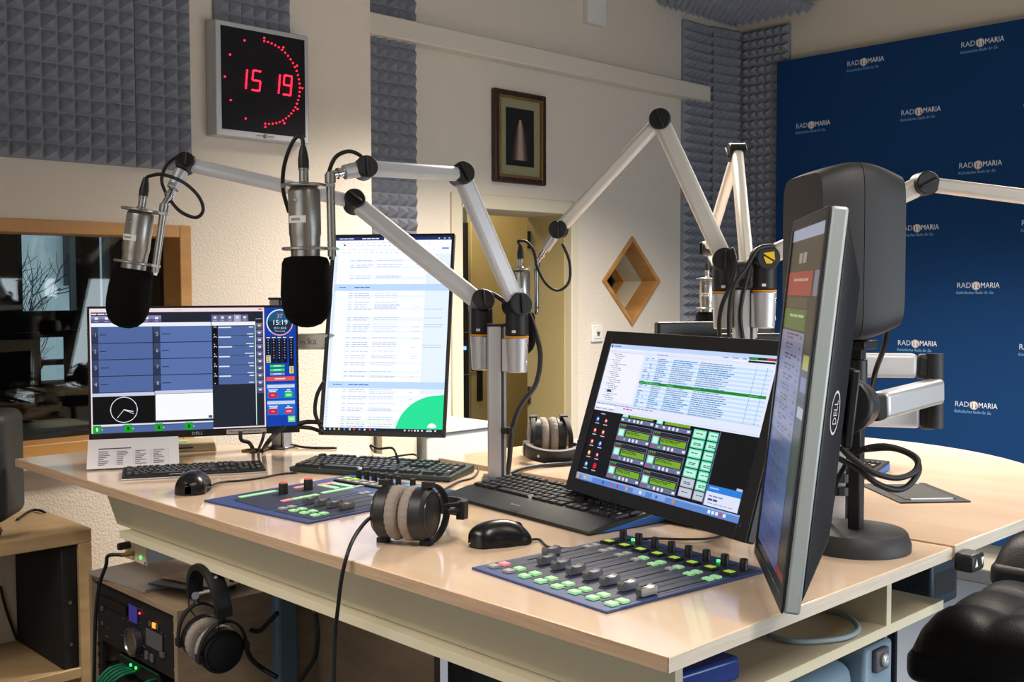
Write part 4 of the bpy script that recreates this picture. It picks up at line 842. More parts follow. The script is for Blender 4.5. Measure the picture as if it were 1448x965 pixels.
# ---------------------------------------------------------------- keyboards
KEYS = {}
def keymesh(w_, d_, mt):
    q = (round(w_, 4), round(d_, 4), mt)
    if q not in KEYS:
        m = MB(); m.box((0, 0, .0035), (w_, d_, .007), top=(.82, .8)); o = m.build('key', mt); KEYS[q] = o.data; bpy.data.objects.remove(o)
    return KEYS[q]
ROWS = [[1]+[None, 1, 1, 1, 1, None, 1, 1, 1, 1, None, 1, 1, 1, 1], [1]*13+[2], [1.5]+[1]*12+[1.5], [1.75]+[1]*11+[2.25], [1.25]+[1]*11+[2.75], [1.25, 1.25, 1.25, 6.25, 1.25, 1.25, 1.25, 1.25]]
GAP = {0: .5}
def keyboard(name, label, M, w_, d_, tilt=.05, body='black_plastic', keys='key_black', rest=.0, joined=False, th=.014, side=None, kinds=None):
    t = thing(name, label, 'keyboard', M)
    T = Matrix.Rotation(tilt, 4, 'X')
    Kd = d_-rest; u = (w_-.014)/22.6; v = (Kd-.014)/6.6
    m = MB()
    lo = math.sin(tilt)*d_
    pr_ = [(-d_/2, .001), (d_/2, .001), (d_/2, th+lo), (d_/2-Kd, th+.002*(rest > 0)+lo*(1-Kd/d_)), (-d_/2, th*.55 if rest else th)]
    m.prism(pr_, -w_/2, w_/2, Matrix(((0, 0, 1, 0), (1, 0, 0, 0), (0, 1, 0, 0), (0, 0, 0, 1)))); m.build('case', body, t, world=False, bevel=.003)
    if side:
        m = MB(); pr2 = [(-d_/2+.03, .002), (d_/2-.004, .002), (d_/2-.004, th+lo-.006), (-d_/2+.05, th*.5)]
        m.prism(pr2, -w_/2-.0015, w_/2+.0015, Matrix(((0, 0, 1, 0), (1, 0, 0, 0), (0, 1, 0, 0), (0, 0, 0, 1)))); m.build('blue_side', side, t, world=False, bevel=.001)
    slope = (lo*Kd/d_)/Kd; P = []
    def put(cx_, row, wu, hu=1):
        y = d_/2-.008-(row+(.35 if row > 0 else 0)+.5*hu)*v
        P.append((-w_/2+.007+cx_*u+wu*u/2, y, wu*u-.0022, hu*v-.0022))
    for r, row in enumerate(ROWS):
        x = 0
        for k_ in row:
            if k_ is None: x += .67; continue
            put(x, r, k_); x += k_
    for r, c in ((0, (15.3, 16.3, 17.3)), (1, (15.3, 16.3, 17.3)), (2, (15.3, 16.3, 17.3)), (4, (16.3,)), (5, (15.3, 16.3, 17.3))):
        for x in c: put(x, r, 1)
    for r in range(1, 6):
        for i in range(4):
            if r in (2, 4) and i == 3: put(18.6+i, r, 1, 2); continue
            if r in (3, 5) and i == 3: continue
            if r == 5 and i == 1: continue
            put(18.6+i, r, 2 if (r == 5 and i == 0) else 1)
    zt = lambda y: th+.0005+lo-(d_/2-y)*math.tan(tilt)*.98
    if joined:
        m = MB()
        for x, y, a, b in P: m.box((x, y, zt(y)+.0015), (a, b, .004), top=(.85, .85))
        m.build('keys', keys, t, world=False, kind='stuff')
    else:
        for i, (x, y, a, b) in enumerate(P):
            o = bpy.data.objects.new('key', keymesh(a, b, keys)); COL.objects.link(o); o.parent = t
            o.matrix_local = Matrix.Translation((x, y, zt(y)-.001)) @ T
    m = MB(); random.seed(9)
    for x, y, a, b in P:
        if a < .02 or random.random() < .3:
            z = zt(y)+(.0064 if not joined else .0038); q = b*.12
            m.add([(x-q*1.2, y-q*.6, z), (x+q*.6, y-q*.6, z), (x+q*.6, y+q*1.4, z+q*2*math.tan(tilt)), (x-q*1.2, y+q*1.4, z+q*2*math.tan(tilt))], [(0, 1, 2, 3)], None, '#9a9a9a')
    m.build('legend', 'ink_print', t, world=False, kind='stuff')
    return t
k3 = keyboard('wide_keyboard', 'wide black keyboard with palm rest and blue underside beside the slanted monitor', mx((1.583, 1.525, ZD), (-.116, -.993, 0)), .475, .205, .085, rest=.062, side='kb_blue', th=.012)
m = MB(); m.text('DELL', -.02, -.083, .0001, .02, '#202020'); m.rect(-.01, -.0875, .012, -.0845, .0185, '#8a8a90'); m.rect(-.016, -.088, -.012, -.084, .0185, '#c0c0c4'); m.build('maker_mark', 'ink_print', k3, world=False)
k2 = keyboard('green_tinted_keyboard', 'black keyboard lying in front of the upright monitor', mx((1.610, 2.128, ZD), (.426, -.905, 0)), .437, .150, .065, body='kb_green', th=.012)
k1 = keyboard('slim_keyboard', 'slim dark keyboard with silver base in front of the wide monitor', mx((1.278, 2.455, ZD), (.902, -.431, 0)), .335, .135, .03, body='matte_black', joined=True, th=.008)
m = MB(); m.box((0, 0, .002), (.341, .141, .004)); m.build('silver_base', 'alu', k1, world=False, bevel=.001)
m = MB(); m.rect(-.06, -.0675, -.02, -.0615, .0095, '#d8d8d8'); m.build('sticker', 'ink_print', k1, world=False)
k4 = keyboard('far_keyboard', 'black keyboard with blue side lying on the guest table', mx((2.40, 1.38, ZG), (.13, -.99, 0)), .30, .15, .09, joined=True, side='kb_blue', th=.012)

# ---------------------------------------------------------------- mice
def mouse(label, M, L=.118, W_=.072, H_=.04):
    t = thing('computer_mouse', label, 'mouse', M); n, k_ = 20, 28
    def surf(u, a): # u 0 back..1 front
        x = (u-.5)*L; prof = (math.sin(PI*min(u*1.25+.02, 1)**.62)*.0+ (1-(abs(2*u-.9)/1.12)**2.6 if abs(2*u-.9) < 1.12 else 0))
        prof = max(prof, 0)**.75; wd = W_/2*(max(0, 1-abs(2*u-1)**4))**.5*(.9+.1*math.cos(2*PI*u)); return V((x, wd*math.cos(a), H_*prof*abs(math.sin(a))**.7 if math.sin(a) > 0 else 0))
    m = MB(); vs = []
    for i in range(n+1):
        u = min(max(i/n, .004), .996)
        for j in range(k_+1): vs.append(surf(u, PI*j/k_))
    fs = [(i*(k_+1)+j, (i+1)*(k_+1)+j, (i+1)*(k_+1)+j+1, i*(k_+1)+j+1) for i in range(n) for j in range(k_)]
    fs = [f[::-1] for f in fs]
    m.add([(p_[0], p_[1], p_[2]+.002) for p_ in vs], fs); m.build('shell', 'gloss_black', t, world=False, smooth=True)
    m = MB(); m.prism([(L*.49*math.cos(2*PI*i/24), W_*.46*math.sin(2*PI*i/24)) for i in range(24)], 0, .003); m.build('base', 'matte_black', t, world=False)
    m = MB(); m.cyl((L*.27, -.004, H_*.66), (L*.27, .004, H_*.66), .010); m.build('scroll_wheel', 'rubber', t, world=False, smooth=True, angle=40)
    m = MB(); m.box((L*.02, W_*.30, H_*.86), (.03, .004, .006)); m.build('side_button', 'mid_grey', t, world=False, bevel=.001)
    return t
mouse('black mouse beside the slim keyboard and left console', mx((1.155, 2.225, ZD), (.62, .78, 0)), .12, .078, .046)
mouse('black mouse between the headphones and wide keyboard', mx((1.298, 1.372, ZD), (.93, -.36, 0)), .118, .066, .042)

# ---------------------------------------------------------------- mixing consoles
def parts(t, name, mt, P, bevel=.0006, proto={}):
    for x, y, z, a, b, h in P:
        q = (name, mt, round(a, 4), round(b, 4), round(h, 4))
        if q not in proto:
            m = MB(); m.box((0, 0, h/2), (a, b, h), top=(.94, .94)); o = m.build(name, mt); proto[q] = o.data; bpy.data.objects.remove(o)
        o = bpy.data.objects.new(name, proto[q]); COL.objects.link(o); o.parent = t; o.location = (x, y, z)
def knobs(t, P, r, h, mt='rubber', cap=None, proto={}):
    for x, y in P:
        q = (r, h, mt, cap)
        if q not in proto:
            m = MB(); m.lathe([(r*1.05, 0), (r, h*.9), (r*.9, h), (0, h)], None, 18); o = m.build('knob', mt, smooth=True, angle=40); proto[q] = o.data; bpy.data.objects.remove(o)
        o = bpy.data.objects.new('knob', proto[q]); COL.objects.link(o); o.parent = t; o.location = (x, y, .004)
        if cap: m = MB(); m.lathe([(r*.9, 0), (r*.8, .002), (0, .002)], Matrix.Translation((x, y, .004+h)), 16); m.build('knob_cap', cap, t, world=False)
def fader(t, P, mt='alu', proto={}):
    for x, y, mt in P:
        if mt not in proto:
            pr_ = [(-.016, 0), (.016, 0), (.017, .010), (.013, .0135), (.006, .0105), (-.006, .0105), (-.013, .0135), (-.017, .010)]
            m = MB(); m.prism(pr_, -.006, .006, Matrix(((0, 0, 1, 0), (1, 0, 0, 0), (0, 1, 0, 0), (0, 0, 0, 1)))); o = m.build('fader_cap', mt, bevel=.001); proto[mt] = o.data; bpy.data.objects.remove(o)
        o = bpy.data.objects.new('fader_cap', proto[mt]); COL.objects.link(o); o.parent = t; o.location = (x, y, .006)
# main console: x across channels, y away from the presenter
a = math.radians(-5); CM1 = mx((1.309, 1.107, ZD), (math.sin(a), -math.cos(a), 0))
c1 = thing('fader_console', 'blue eight fader mixing console set flat beside the slanted monitor', 'mixing console', CM1)
Wc, Dc = .312, .356
m = MB(); m.box((0, 0, .002), (Wc, Dc, .004)); m.build('panel', 'console_blue', c1, world=False, bevel=.001)
m = MB(); m.box((0, .005, .0042), (Wc-.02, Dc-.05, .0005))
m.build('channel_field', 'console_dark', c1, world=False)
xs = [-.132+.0385*i for i in range(8)]
m = MB(); [m.box((x, -.01, .0048), (.003, .14, .0006)) for x in xs]; m.build('fader_slot', 'matte_black', c1, world=False)
m = MB()
for x in xs:
    m.rect(x+.0165, -.15, x+.0205, .165, .0047, '#2b3b66')
    for q in range(12): m.rect(x-.012, -.075+.011*q, x-.009, -.074+.011*q, .0048, '#4a5070'); m.rect(x+.009, -.075+.011*q, x+.012, -.074+.011*q, .0048, '#4a5070')
m.build('scale_print', 'ink_print', c1, world=False)
up_ = ['btn_grey', 'btn_grey', 'btn_grey', 'btn_grey', 'btn_green', 'btn_grey', 'btn_green', 'btn_green']; up2_ = ['btn_grey', 'btn_grey', 'btn_grey', 'btn_green', 'btn_green', 'btn_green', 'btn_green', 'btn_green']
lo_ = ['btn_grey', 'btn_grey', 'btn_green', 'btn_green', 'btn_green', 'btn_green', 'btn_green', 'btn_green']; lo2_ = ['btn_pink', 'btn_green', 'btn_green', 'btn_green', 'btn_green', 'btn_green', 'btn_green', 'btn_green']
fy = [-.028, -.072, -.075, -.078, -.078, -.079, -.079, -.079]
for i, x in enumerate(xs):
    parts(c1, 'button', lo_[i], [(x, -.151, .0045, .017, .014, .0035)]); parts(c1, 'button', lo2_[i], [(x, -.129, .0045, .017, .014, .0035)])
    parts(c1, 'button', up_[i], [(x, .056, .0045, .016, .012, .003)]); parts(c1, 'button', up2_[i], [(x, .074, .0045, .016, .012, .003)])
    parts(c1, 'display_frame', 'matte_black', [(x, .107, .0045, .024, .022, .004)]); parts(c1, 'display_key', 'btn_lime', [(x, .107, .0085, .015, .012, .001)])
    fader(c1, [(x, fy[i], 'mic_silver' if i == 7 else 'fader_metal')])
knobs(c1, [(x, .142) for x in xs], .0065, .019)
m = MB(); [m.box((x, .152, .006), (.004, .004, .004)) for x in (xs[0]+.014, xs[6]-.022)]; m.build('green_lamp', 'led_green', c1, world=False); m = MB(); [m.box((x, .152, .006), (.004, .004, .004)) for x in (xs[0]+.023, xs[6]-.012)]; m.build('red_lamp', 'led_red', c1, world=False)
# second console
a = math.radians(5.5); CM2 = mx((1.340, 1.942, ZD), (math.sin(a), -math.cos(a), 0))
c2 = thing('monitor_console', 'blue mixing console with orange-capped knobs left of the headphones', 'mixing console', CM2)
Wc, Dc = .350, .425
m = MB(); m.box((0, 0, .002), (Wc, Dc, .004)); m.build('panel', 'console_blue', c2, world=False, bevel=.001)
m = MB(); m.prism([(-.16, -.13), (-.12, -.175), (.02, -.19), (.02, .06), (-.16, .06)], .0042, .0047); m.prism([(.035, -.19), (.165, -.19), (.165, .06), (.035, .06)], .0042, .0047); m.build('channel_field', 'console_dark', c2, world=False)
for x, y, w_, h_, mt in ((-.135, -.10, .014, .10, 'btn_green'), (-.13, .02, .014, .05, 'btn_pink'), (-.115, .075, .014, .05, 'btn_pink'), (-.085, .055, .06, .014, 'btn_green'), (-.075, .09, .07, .014, 'btn_green'),
                         (-.035, .04, .014, .09, 'btn_green'), (-.03, -.055, .014, .07, 'btn_green'), (-.03, -.105, .014, .025, 'btn_pink'), (-.035, .10, .014, .025, 'btn_grey')):
    parts(c2, 'light_bar', mt, [(x, y, .0045, w_, h_, .002)])
knobs(c2, [(-.098, -.062), (-.095, .005)], .010, .024, cap='cap_orange')
xs = [.035+.034*i for i in range(4)]
for i, x in enumerate(xs):
    parts(c2, 'button', 'btn_grey' if i == 0 else 'btn_green', [(x-.0, -.165, .0045, .017, .014, .003)]); parts(c2, 'button', 'btn_grey' if i == 0 else 'btn_green', [(x, -.143, .0045, .017, .014, .003)])
    fader(c2, [(x, -.095+.004*i, 'mic_silver' if i == 3 else 'fader_metal')])
    parts(c2, 'button', 'btn_grey', [(x, .048, .0045, .016, .010, .002), (x, .064, .0045, .016, .010, .002)])
m = MB(); [m.box((x, -.03, .0048), (.003, .14, .0006)) for x in xs]; m.build('fader_slot', 'matte_black', c2, world=False)
m = MB(); m.box((-.055, .135, .0055), (.165, .045, .005)); m.build('key_strip', 'matte_black', c2, world=False, bevel=.001)
for i in range(6):
    x = -.125+.028*i; parts(c2, 'button', 'btn_lime' if i < 2 else 'btn_grey', [(x, .145, .008, .018, .013, .002)]); parts(c2, 'button', 'btn_grey', [(x, .125, .008, .018, .013, .002)])
knobs(c2, [(-.112+.027*i, .170) for i in range(6)]+[(.075, .165)], .0065, .022)
parts(c2, 'display_frame', 'matte_black', [(.06, .125, .0045, .04, .03, .004)]); parts(c2, 'display_key', 'btn_grey', [(.06, .125, .0085, .03, .02, .001)])
m = MB(); m.rect(.03, .18, .08, .20, .0046, '#38a8d8'); m.rect(-.09, .195, .0, .198, .0046, '#b8c0d0'); m.build('print', 'ink_print', c2, world=False)

# ---------------------------------------------------------------- headphones
def headphones(label, M, gap=.0135, spread=.072, top=.162):
    """cups face each other along x, band rises along z"""
    t = thing('studio_headphones', label, 'headphones', M, 'black studio headphones with grey pads')
    for s_ in (-1, 1):
        XM = mx((s_*gap, 0, 0), (0, 0, 1), (s_, 0, 0))   # local z outward
        m = MB(); m.lathe([(.024, -.010), (.040, -.012), (.0470, -.006), (.0480, .002), (.046, .009), (.043, .010)], XM, 84, wob=lambda i, j: .022*(i % 2)*(0 < j < 4)+.01*math.sin(i*1.7)); m.build('ear_pad', 'velour', t, world=False, smooth=True)
        m = MB(); m.lathe([(.045, .007), (.0475, .010), (.0470, .030), (.043, .034), (.0405, .036), (.036, .0375), (0, .040)], XM, 40); cup = m.build('ear_cup', 'black_plastic', t, world=False, smooth=True, angle=25)
        m = MB(); m.lathe([(.0395, .0360), (.0395, .0382), (.037, .0382), (.037, .037)], XM, 40); m.build('cup_ring', 'gloss_black', cup, world=False, smooth=True, angle=30)
        m = MB()
        xo = s_*(gap+.028); P = [(xo, .052*math.cos(q), .069*math.sin(q)) for q in [PI*i/16 for i in range(17)]]
        m.ribbon([(x+s_*.010*math.sin(PI*i/16), y, z) for i, (x, y, z) in enumerate(P)], (1, 0, 0), .012, .004, 2)
        m.box((xo, .0515, 0), (.02, .010, .016)); m.box((xo, -.0515, 0), (.02, .010, .016)); m.build('yoke', 'matte_black', t, world=False, smooth=True, angle=40)
        m = MB(); m.tube([(xo+s_*.01, 0, .068), (s_*(spread*.5+gap*.5+.02), 0, .078), (s_*spread, 0, .092)], .006, 8); m.box((s_*spread, 0, .095), (.016, .034, .024)); m.build('slider', 'black_plastic', t, world=False, bevel=.002)
        m = MB(); m.tube([(xo, -.01, .045), (xo+s_*.022, -.014, .062), (s_*(spread+.004), -.012, .097)], .0016, 6); m.build('cup_wire', 'rubber', t, world=False, smooth=True)
    P = [(spread*math.cos(q)*1.0, 0, .092+(top-.092)*math.sin(q)) for q in [PI*i/12 for i in range(13)]]
    m = MB(); m.ribbon(P, (0, 1, 0), .034, .012, 3); m.build('headband', 'rubber', t, world=False, smooth=True, angle=45)
    m = MB(); [m.lathe([(.004, 0), (.003, .002), (0, .002)], mx((spread*.62*s_, 0, .092+(top-.092)*.82), (0, 1, 0), (s_*.6, 0, .8)) @ Matrix.Translation((0, 0, .006)), 10) for s_ in (-1, 1)]; m.build('rivet', 'alu', t, world=False)
    return t
headphones('black headphones with grey pads lying on the desk between console and mouse', mx((1.185, 1.497, ZD+.0545), (.47, -.88, 0), (.88, .47, -.10)))
headphones('black headphones with grey pads lying on the guest table', mx((2.075, 2.005, ZG+.056), (.80, -.60, .0), (-.60, -.80, -.22)))
h3 = headphones('black headphones hanging from a hook on the rack cabinet', mx((1.115, 2.076, 0.747), (-.08, -.98, -.14), (-.10, -.06, 1)), gap=.026, spread=.074, top=.172)
hk = thing('headphone_hook', 'steel peg on the rack cabinet side', 'hook', (1.119, 2.134, 0.842))
m = MB(); m.cyl((1.074, 2.068, 0.860), (1.216, 2.260, 0.800), .008); m.build('peg', 'alu_dark', hk, smooth=True, angle=40); m = MB(); m.lathe([(.013, 0), (.013, .004), (0, .005)], mx((1.216, 2.260, 0.800), (1, 0, 0), (0, -1, 0)), 16); m.build('flange', 'alu_dark', hk)

# ---------------------------------------------------------------- aluminium poles and microphone arms
def pole(label, x, y, z0, z1, rz=.8):
    t = thing('aluminium_pole', label, 'pole', (x, y, z0), 'aluminium arm poles'); M = mx((x, y, 0), rz=rz); m = MB()
    m.prism([(-.021, -.010), (.021, -.010), (.021, .018), (.017, .022), (-.017, .022), (-.021, .018)], z0, z1, M); m.build('profile', 'alu', t, bevel=.001)
    m = MB(); m.prism([(-.021, -.022), (.021, -.022), (.021, -.017), (-.021, -.017)], z0, z1, M); m.build('rail', 'alu', t)
    m = MB(); m.box((0, 0, z1+.003), (.046, .048, .006), M); m.build('end_cap', 'black_plastic', t, bevel=.002)
    m = MB(); m.box((0, 0, z0+.004), (.07, .07, .008), M); m.build('foot_plate', 'alu_dark', t, bevel=.002)
    m = MB(); m.box((0, -.0135, (z0+z1)/2), (.030, .0075, z1-z0-.002), M); m.build('dark_groove', 'mid_grey', t)
    return t
def arm(label, K0, K1, K2, P, N=None, front_mark=False, paint='arm_paint', w1=.030, h1=.041, w2=.027, h2=.031, base=True):
    K0, K1, K2 = V(K0), V(K1), V(K2); N = V(N) if N else (K1-K0).cross(K2-K1); N.normalize()
    if N.dot(V((-.69, -.72, 0))) < 0: N = -N
    t = thing('microphone_boom', label, 'microphone arm', (K0.x, K0.y, K0.z-.155), 'jointed microphone boom arms')
    d1 = (K1-K0).normalized(); d2 = (K2-K1).normalized()
    m = MB(); m.bar(K0+d1*.012, K1-d1*.012, w1, h1, N); m.build('lower_tube', paint, t, bevel=.010, seg=3)
    m = MB(); m.bar(K1+d2*.012, K2-d2*.012, w2, h2, N); m.build('upper_tube', paint, t, bevel=.009, seg=3)
    for K, r, L in ((K0, .0275, .060), (K1, .0255, .046), (K2, .0225, .040)):
        m = MB(); m.cyl(K-N*L/2, K+N*L/2, r, n=28); j = m.build('joint', 'black_plastic', t, bevel=.003)
        if not (front_mark and K is K0):
            dd = d1 if K is K1 else V((0, 0, 1)); dd = (dd-N*dd.dot(N)).normalized()
            m = MB(); m.bar(K+N*(L/2+.003)-dd*r*.8, K+N*(L/2+.003)+dd*r*.8, .006, .006, N); m.build('grip_bar', 'black_plastic', j, bevel=.002)
        else:
            x = V((0, 0, 1)).cross(N).normalized(); FM = mx(K+N*(L/2+.001), x, N)
            m = MB(); m.prism([(-.013, .010), (.012, .014), (.014, -.006), (.004, -.001), (-.004, .004)], 0, .0012, FM, '#e8c218'); m.prism([(-.012, .001), (-.010, .003), (.010, -.009), (.006, -.013), (-.006, -.013)], 0, .0012, FM, '#e8c218'); m.build('yellow_mark', 'ink_print', j)
    z = K0.z; c = V((K0.x, K0.y, 0)); pd = (V((P[0], P[1], 0))-c)
    m = MB(); m.cyl((c.x, c.y, z-.072), (c.x, c.y, z-.006), .0275, .0265, n=28); m.build('knuckle', 'black_plastic', t, bevel=.004)
    m = MB(); m.cyl((c.x, c.y, z-.0755), (c.x, c.y, z-.072), .0278, n=28); m.build('orange_ring', 'orange', t, smooth=True, angle=40)
    m = MB(); m.cyl((c.x, c.y, z-.158), (c.x, c.y, z-.0755), .0235, .0275, n=28); m.build('bracket', 'alu', t, bevel=.003)
    if pd.length > .02:
        pdn = pd.normalized(); m = MB(); m.bar(V((c.x, c.y, z-.117))+pdn*.01, V((c.x, c.y, z-.117))+pdn*(pd.length-.021), .036, .078, V((0, 0, 1)).cross(pdn)); m.build('bracket_arm', 'alu', t, bevel=.003)
    q = (V((-.2, -.98, 0)) if c.x > 0 else V((0, -1, 0)))
    for h_ in (.095, .135): m = MB(); m.lathe([(.0055, 0), (.0045, .003), (.002, .003), (0, .0015)], mx(V((c.x, c.y, z-h_))+V((.25, -.97, 0))*.0245, (0, 0, 1), (.25, -.97, 0)), 12); m.build('screw', 'chrome', t, smooth=True)
    m = MB(); s_ = V((-.69, -.72, 0)); x = V((.72, -.69, 0)); FM = mx(V((c.x, c.y, z-.062))+s_*.0282-x*.008, x, s_); m.rect(-.004, -.002, .005, .004, 0, '#d8d8d8', FM); m.build('label', 'ink_print', t)
    return t
MIC = None
def mic(label, M, tagtext=None):
    """origin at the top plate centre, body hangs along -z, clamp post on +x"""
    global MIC
    if MIC is None:
        t = thing('studio_microphone', label, 'microphone', Matrix.Identity(4), 'silver studio microphones with black windscreens')
        ring = lambda z: [(.022, z-.003), (.0445, z-.003), (.046, z-.0015), (.046, z+.0015), (.0445, z+.003), (.022, z+.003)]
        m = MB(); m.lathe(ring(0)); m.box((.05, 0, 0), (.02, .02, .006)); m.build('upper_ring', 'mic_silver', t, world=False, smooth=True, angle=35)
        m = MB(); m.lathe(ring(-.124)); m.box((.05, 0, -.124), (.022, .018, .006)); m.build('lower_ring', 'mic_silver', t, world=False, smooth=True, angle=35)
        m = MB(); m.lathe([(.027, -.004), (.0305, -.008), (.0315, -.012), (.0315, -.095), (.030, -.10), (.0285, -.13), (.0285, -.145), (0, -.145)]); m.build('body', 'mic_silver', t, world=False, smooth=True, angle=35)
        m = MB(); m.lathe([(.012, .003), (.012, .006), (.0095, .008), (.0095, .030), (.0105, .031), (.0105, .034), (0, .034)], None, 20); c = m.build('plug', 'mic_silver', t, world=False, smooth=True, angle=35)
        m = MB(); m.lathe([(.0105, .034), (.0108, .05), (.008, .068), (.0055, .078), (0, .078)], None, 20); m.build('boot', 'rubber', c, world=False, smooth=True, angle=50)
        m = MB(); m.lathe([(0, -.139), (.030, -.139), (.042, -.142), (.0465, -.152), (.049, -.185), (.0505, -.215), (.048, -.24), (.041, -.26), (.028, -.273), (.012, -.279), (0, -.280)], None, 36); m.build('windscreen', 'foam_black', t, world=False, smooth=True)
        m = MB(); m.cyl((.052, 0, -.14), (.052, 0, .026), .0085, n=16); m.cyl((.052, 0, .005), (.052, 0, .022), .011, n=16); m.build('clamp_post', 'mic_silver', t, world=False, smooth=True, angle=40)
        m = MB(); m.cyl((.052, 0, -.146), (.052, 0, -.138), .006, n=10); m.build('screw', 'chrome', t, world=False); m = MB(); m.lathe([(.004, 0), (.003, .002), (0, .002)], mx((-.012, -.030, -.03), (1, 0, 0), (-.35, -.93, 0)), 10); m.build('screw', 'chrome', t, world=False)
        m = MB()
        for k in range(8):
            a0, a1 = -2.6+.16*k, -2.6+.16*(k+1); r = .0318
            m.add([(r*math.cos(a0), r*math.sin(a0), -.074), (r*math.cos(a1), r*math.sin(a1), -.074), (r*math.cos(a1), r*math.sin(a1), -.060), (r*math.cos(a0), r*math.sin(a0), -.060)], [(0, 1, 2, 3)], None, '#dcdcd8')
        for k in range(9):
            a0 = -2.35+.075*k; r = .0320; m.add([(r*math.cos(a0), r*math.sin(a0), -.070), (r*math.cos(a0+.045), r*math.sin(a0+.045), -.070), (r*math.cos(a0+.045), r*math.sin(a0+.045), -.0645), (r*math.cos(a0), r*math.sin(a0), -.0645)], [(0, 1, 2, 3)], None, '#5a5a60')
        m.build('name_strip', 'ink_print', t, world=False)
        MIC = t
    else: t = slip(MIC)
    t.matrix_world = M; t['label'] = label; FR[t.name] = M.copy(); return t
def cable(label, pts, r=.0045, m='rubber', name='microphone_cable', group=None):
    return tag(MB().tube(pts, r).build(name, m, smooth=True), label, 'cable', group)
RT = V((.718, -.696, 0)); FWH = V((.695, .718, 0))

# pole 1 with two arms
P1 = (1.744, 1.853)
pole('aluminium pole beside the wide keyboard carrying two microphone arms', *P1, ZD, 1.415)
A0, A1, A2 = (1.743, 1.905, 1.467), (1.556, 2.158, 1.716), (1.235, 2.392, 1.803)
arm('boom arm reaching over the upright monitor to the tilted microphone by the window', A0, A1, A2, P1)
B0, B1, B2 = (1.762, 1.803, 1.465), (1.612, 1.828, 1.761), (1.301, 1.767, 1.746)
arm('boom arm folded level to the microphone in front of the clock wall', B0, B1, B2, P1, N=tuple(V((-.35, -.92, .12))))
m1 = mx((1.142, 2.432, 1.690), RT, V((0, 0, 1))*.985+RT*.15+FWH*.02); mic('tilted silver microphone with black windscreen in front of the oak window', m1)
m2 = mx((1.189, 1.816, 1.707), RT, V((0, 0, 1))+RT*-.012); mic('upright silver microphone with black windscreen below the LED clock', m2)
def joiner(label, K2, M):
    K2 = V(K2); e = M @ V((.052, 0, .020)); t = thing('swivel_joint', label, 'joint', tuple(e), 'microphone swivel joints'); d = (e-K2)
    m = MB(); k_ = M.to_scale()[0]; m.cyl(K2+d*.18, K2+d*.60, .0165*k_, .0145*k_); m.build('sleeve', 'alu', t, smooth=True, angle=40); m = MB(); m.cyl(K2+d*.60, e, .008*k_); m.cyl(K2+d*.72, K2+d*.80, .011*k_); m.build('thread', 'chrome', t, smooth=True, angle=40)
    return t
joiner('chrome swivel joint at the tilted microphone by the window', A2, m1); joiner('chrome swivel joint at the microphone below the clock', B2, m2)
# pole 2 with three arms
P2 = (2.082, 1.392)
pole('aluminium pole behind the slanted monitor carrying three microphone arms', *P2, ZG, 1.50)
C0, C1, C2 = (2.073, 1.439, 1.568), (2.034, 1.596, 1.901), (1.897, 1.796, 1.646)
arm('boom arm forming a peak before the door wall', C0, C1, C2, P2, paint='arm_white', N=(-.80, -.60, 0))
D0, D1, D2 = (2.096, 1.347, 1.571), (2.243, 1.048, 1.725), (2.407, 0.746, 1.668)
ad = arm('boom arm with yellow joint mark running behind the loudspeaker toward the banner', D0, D1, D2, P2, N=(-.64, -.77, 0), front_mark=True, paint='arm_white')
E0, E1, E2 = (2.187, 1.452, 1.542), (2.485, 1.687, 1.872), (2.718, 1.947, 1.625)
arm('boom arm folded sharply in front of the corner foam', E0, E1, E2, P2, N=(.74, -.67, 0), paint='arm_white')
m3 = mx((1.841, 1.871, 1.551), RT, V((0, 0, 1))) @ Matrix.Scale(.75, 4); mic('silver microphone hanging in front of the open door', m3)
m4 = mx((2.780, 1.993, 1.535), RT, V((0, 0, 1))) @ Matrix.Scale(.75, 4); mic('small silver microphone in front of the corner foam', m4)
joiner('chrome swivel joint at the microphone before the door', C2, m3); joiner('swivel joint at the microphone before the corner foam', E2, m4)
DM_ = V(D1)-V(D0); dn = DM_.normalized(); nn = V((-.69, -.72, 0)); nn = (nn-dn*nn.dot(dn)).normalized(); LM = mx(V(D0)+dn*.047+nn*.0158, dn, nn)
m = MB(); m.text('m', 0, -.008, .016, 0, '#39414e', LM); m.text('!', .02, -.008, .022, 0, '#e8c218', LM); m.text('ka', .026, -.008, .022, 0, '#39414e', LM); m.build('maker_mark', 'ink_print', ad)

# cables of the microphones
cable('black cable looping above the tilted microphone by the window', [tuple(m1 @ V((0, 0, .076))), (1.160, 2.421, 1.771), (1.167, 2.371, 1.771), (1.190, 2.320, 1.752), (1.215, 2.294, 1.720), (1.227, 2.294, 1.688), (1.219, 2.314, 1.671), (1.203, 2.359, 1.687), (1.198, 2.408, 1.724), (1.198, 2.439, 1.765), (1.213, 2.441, 1.802), (1.250, 2.435, 1.830), (1.271, 2.414, 1.821)], .0042)
cable('black cable rising from the microphone below the clock', [tuple(m2 @ V((0, 0, .076))), (1.190, 1.822, 1.800), (1.182, 1.830, 1.803), (1.176, 1.848, 1.779), (1.178, 1.872, 1.742), (1.187, 1.888, 1.702), (1.205, 1.896, 1.660)], .0042)
cable('black cable arching over the swivel joint of the clock microphone', [(1.259, 1.833, 1.724), (1.250, 1.816, 1.743), (1.260, 1.808, 1.769), (1.284, 1.799, 1.781), (1.306, 1.792, 1.775), (1.320, 1.791, 1.761)], .0042)
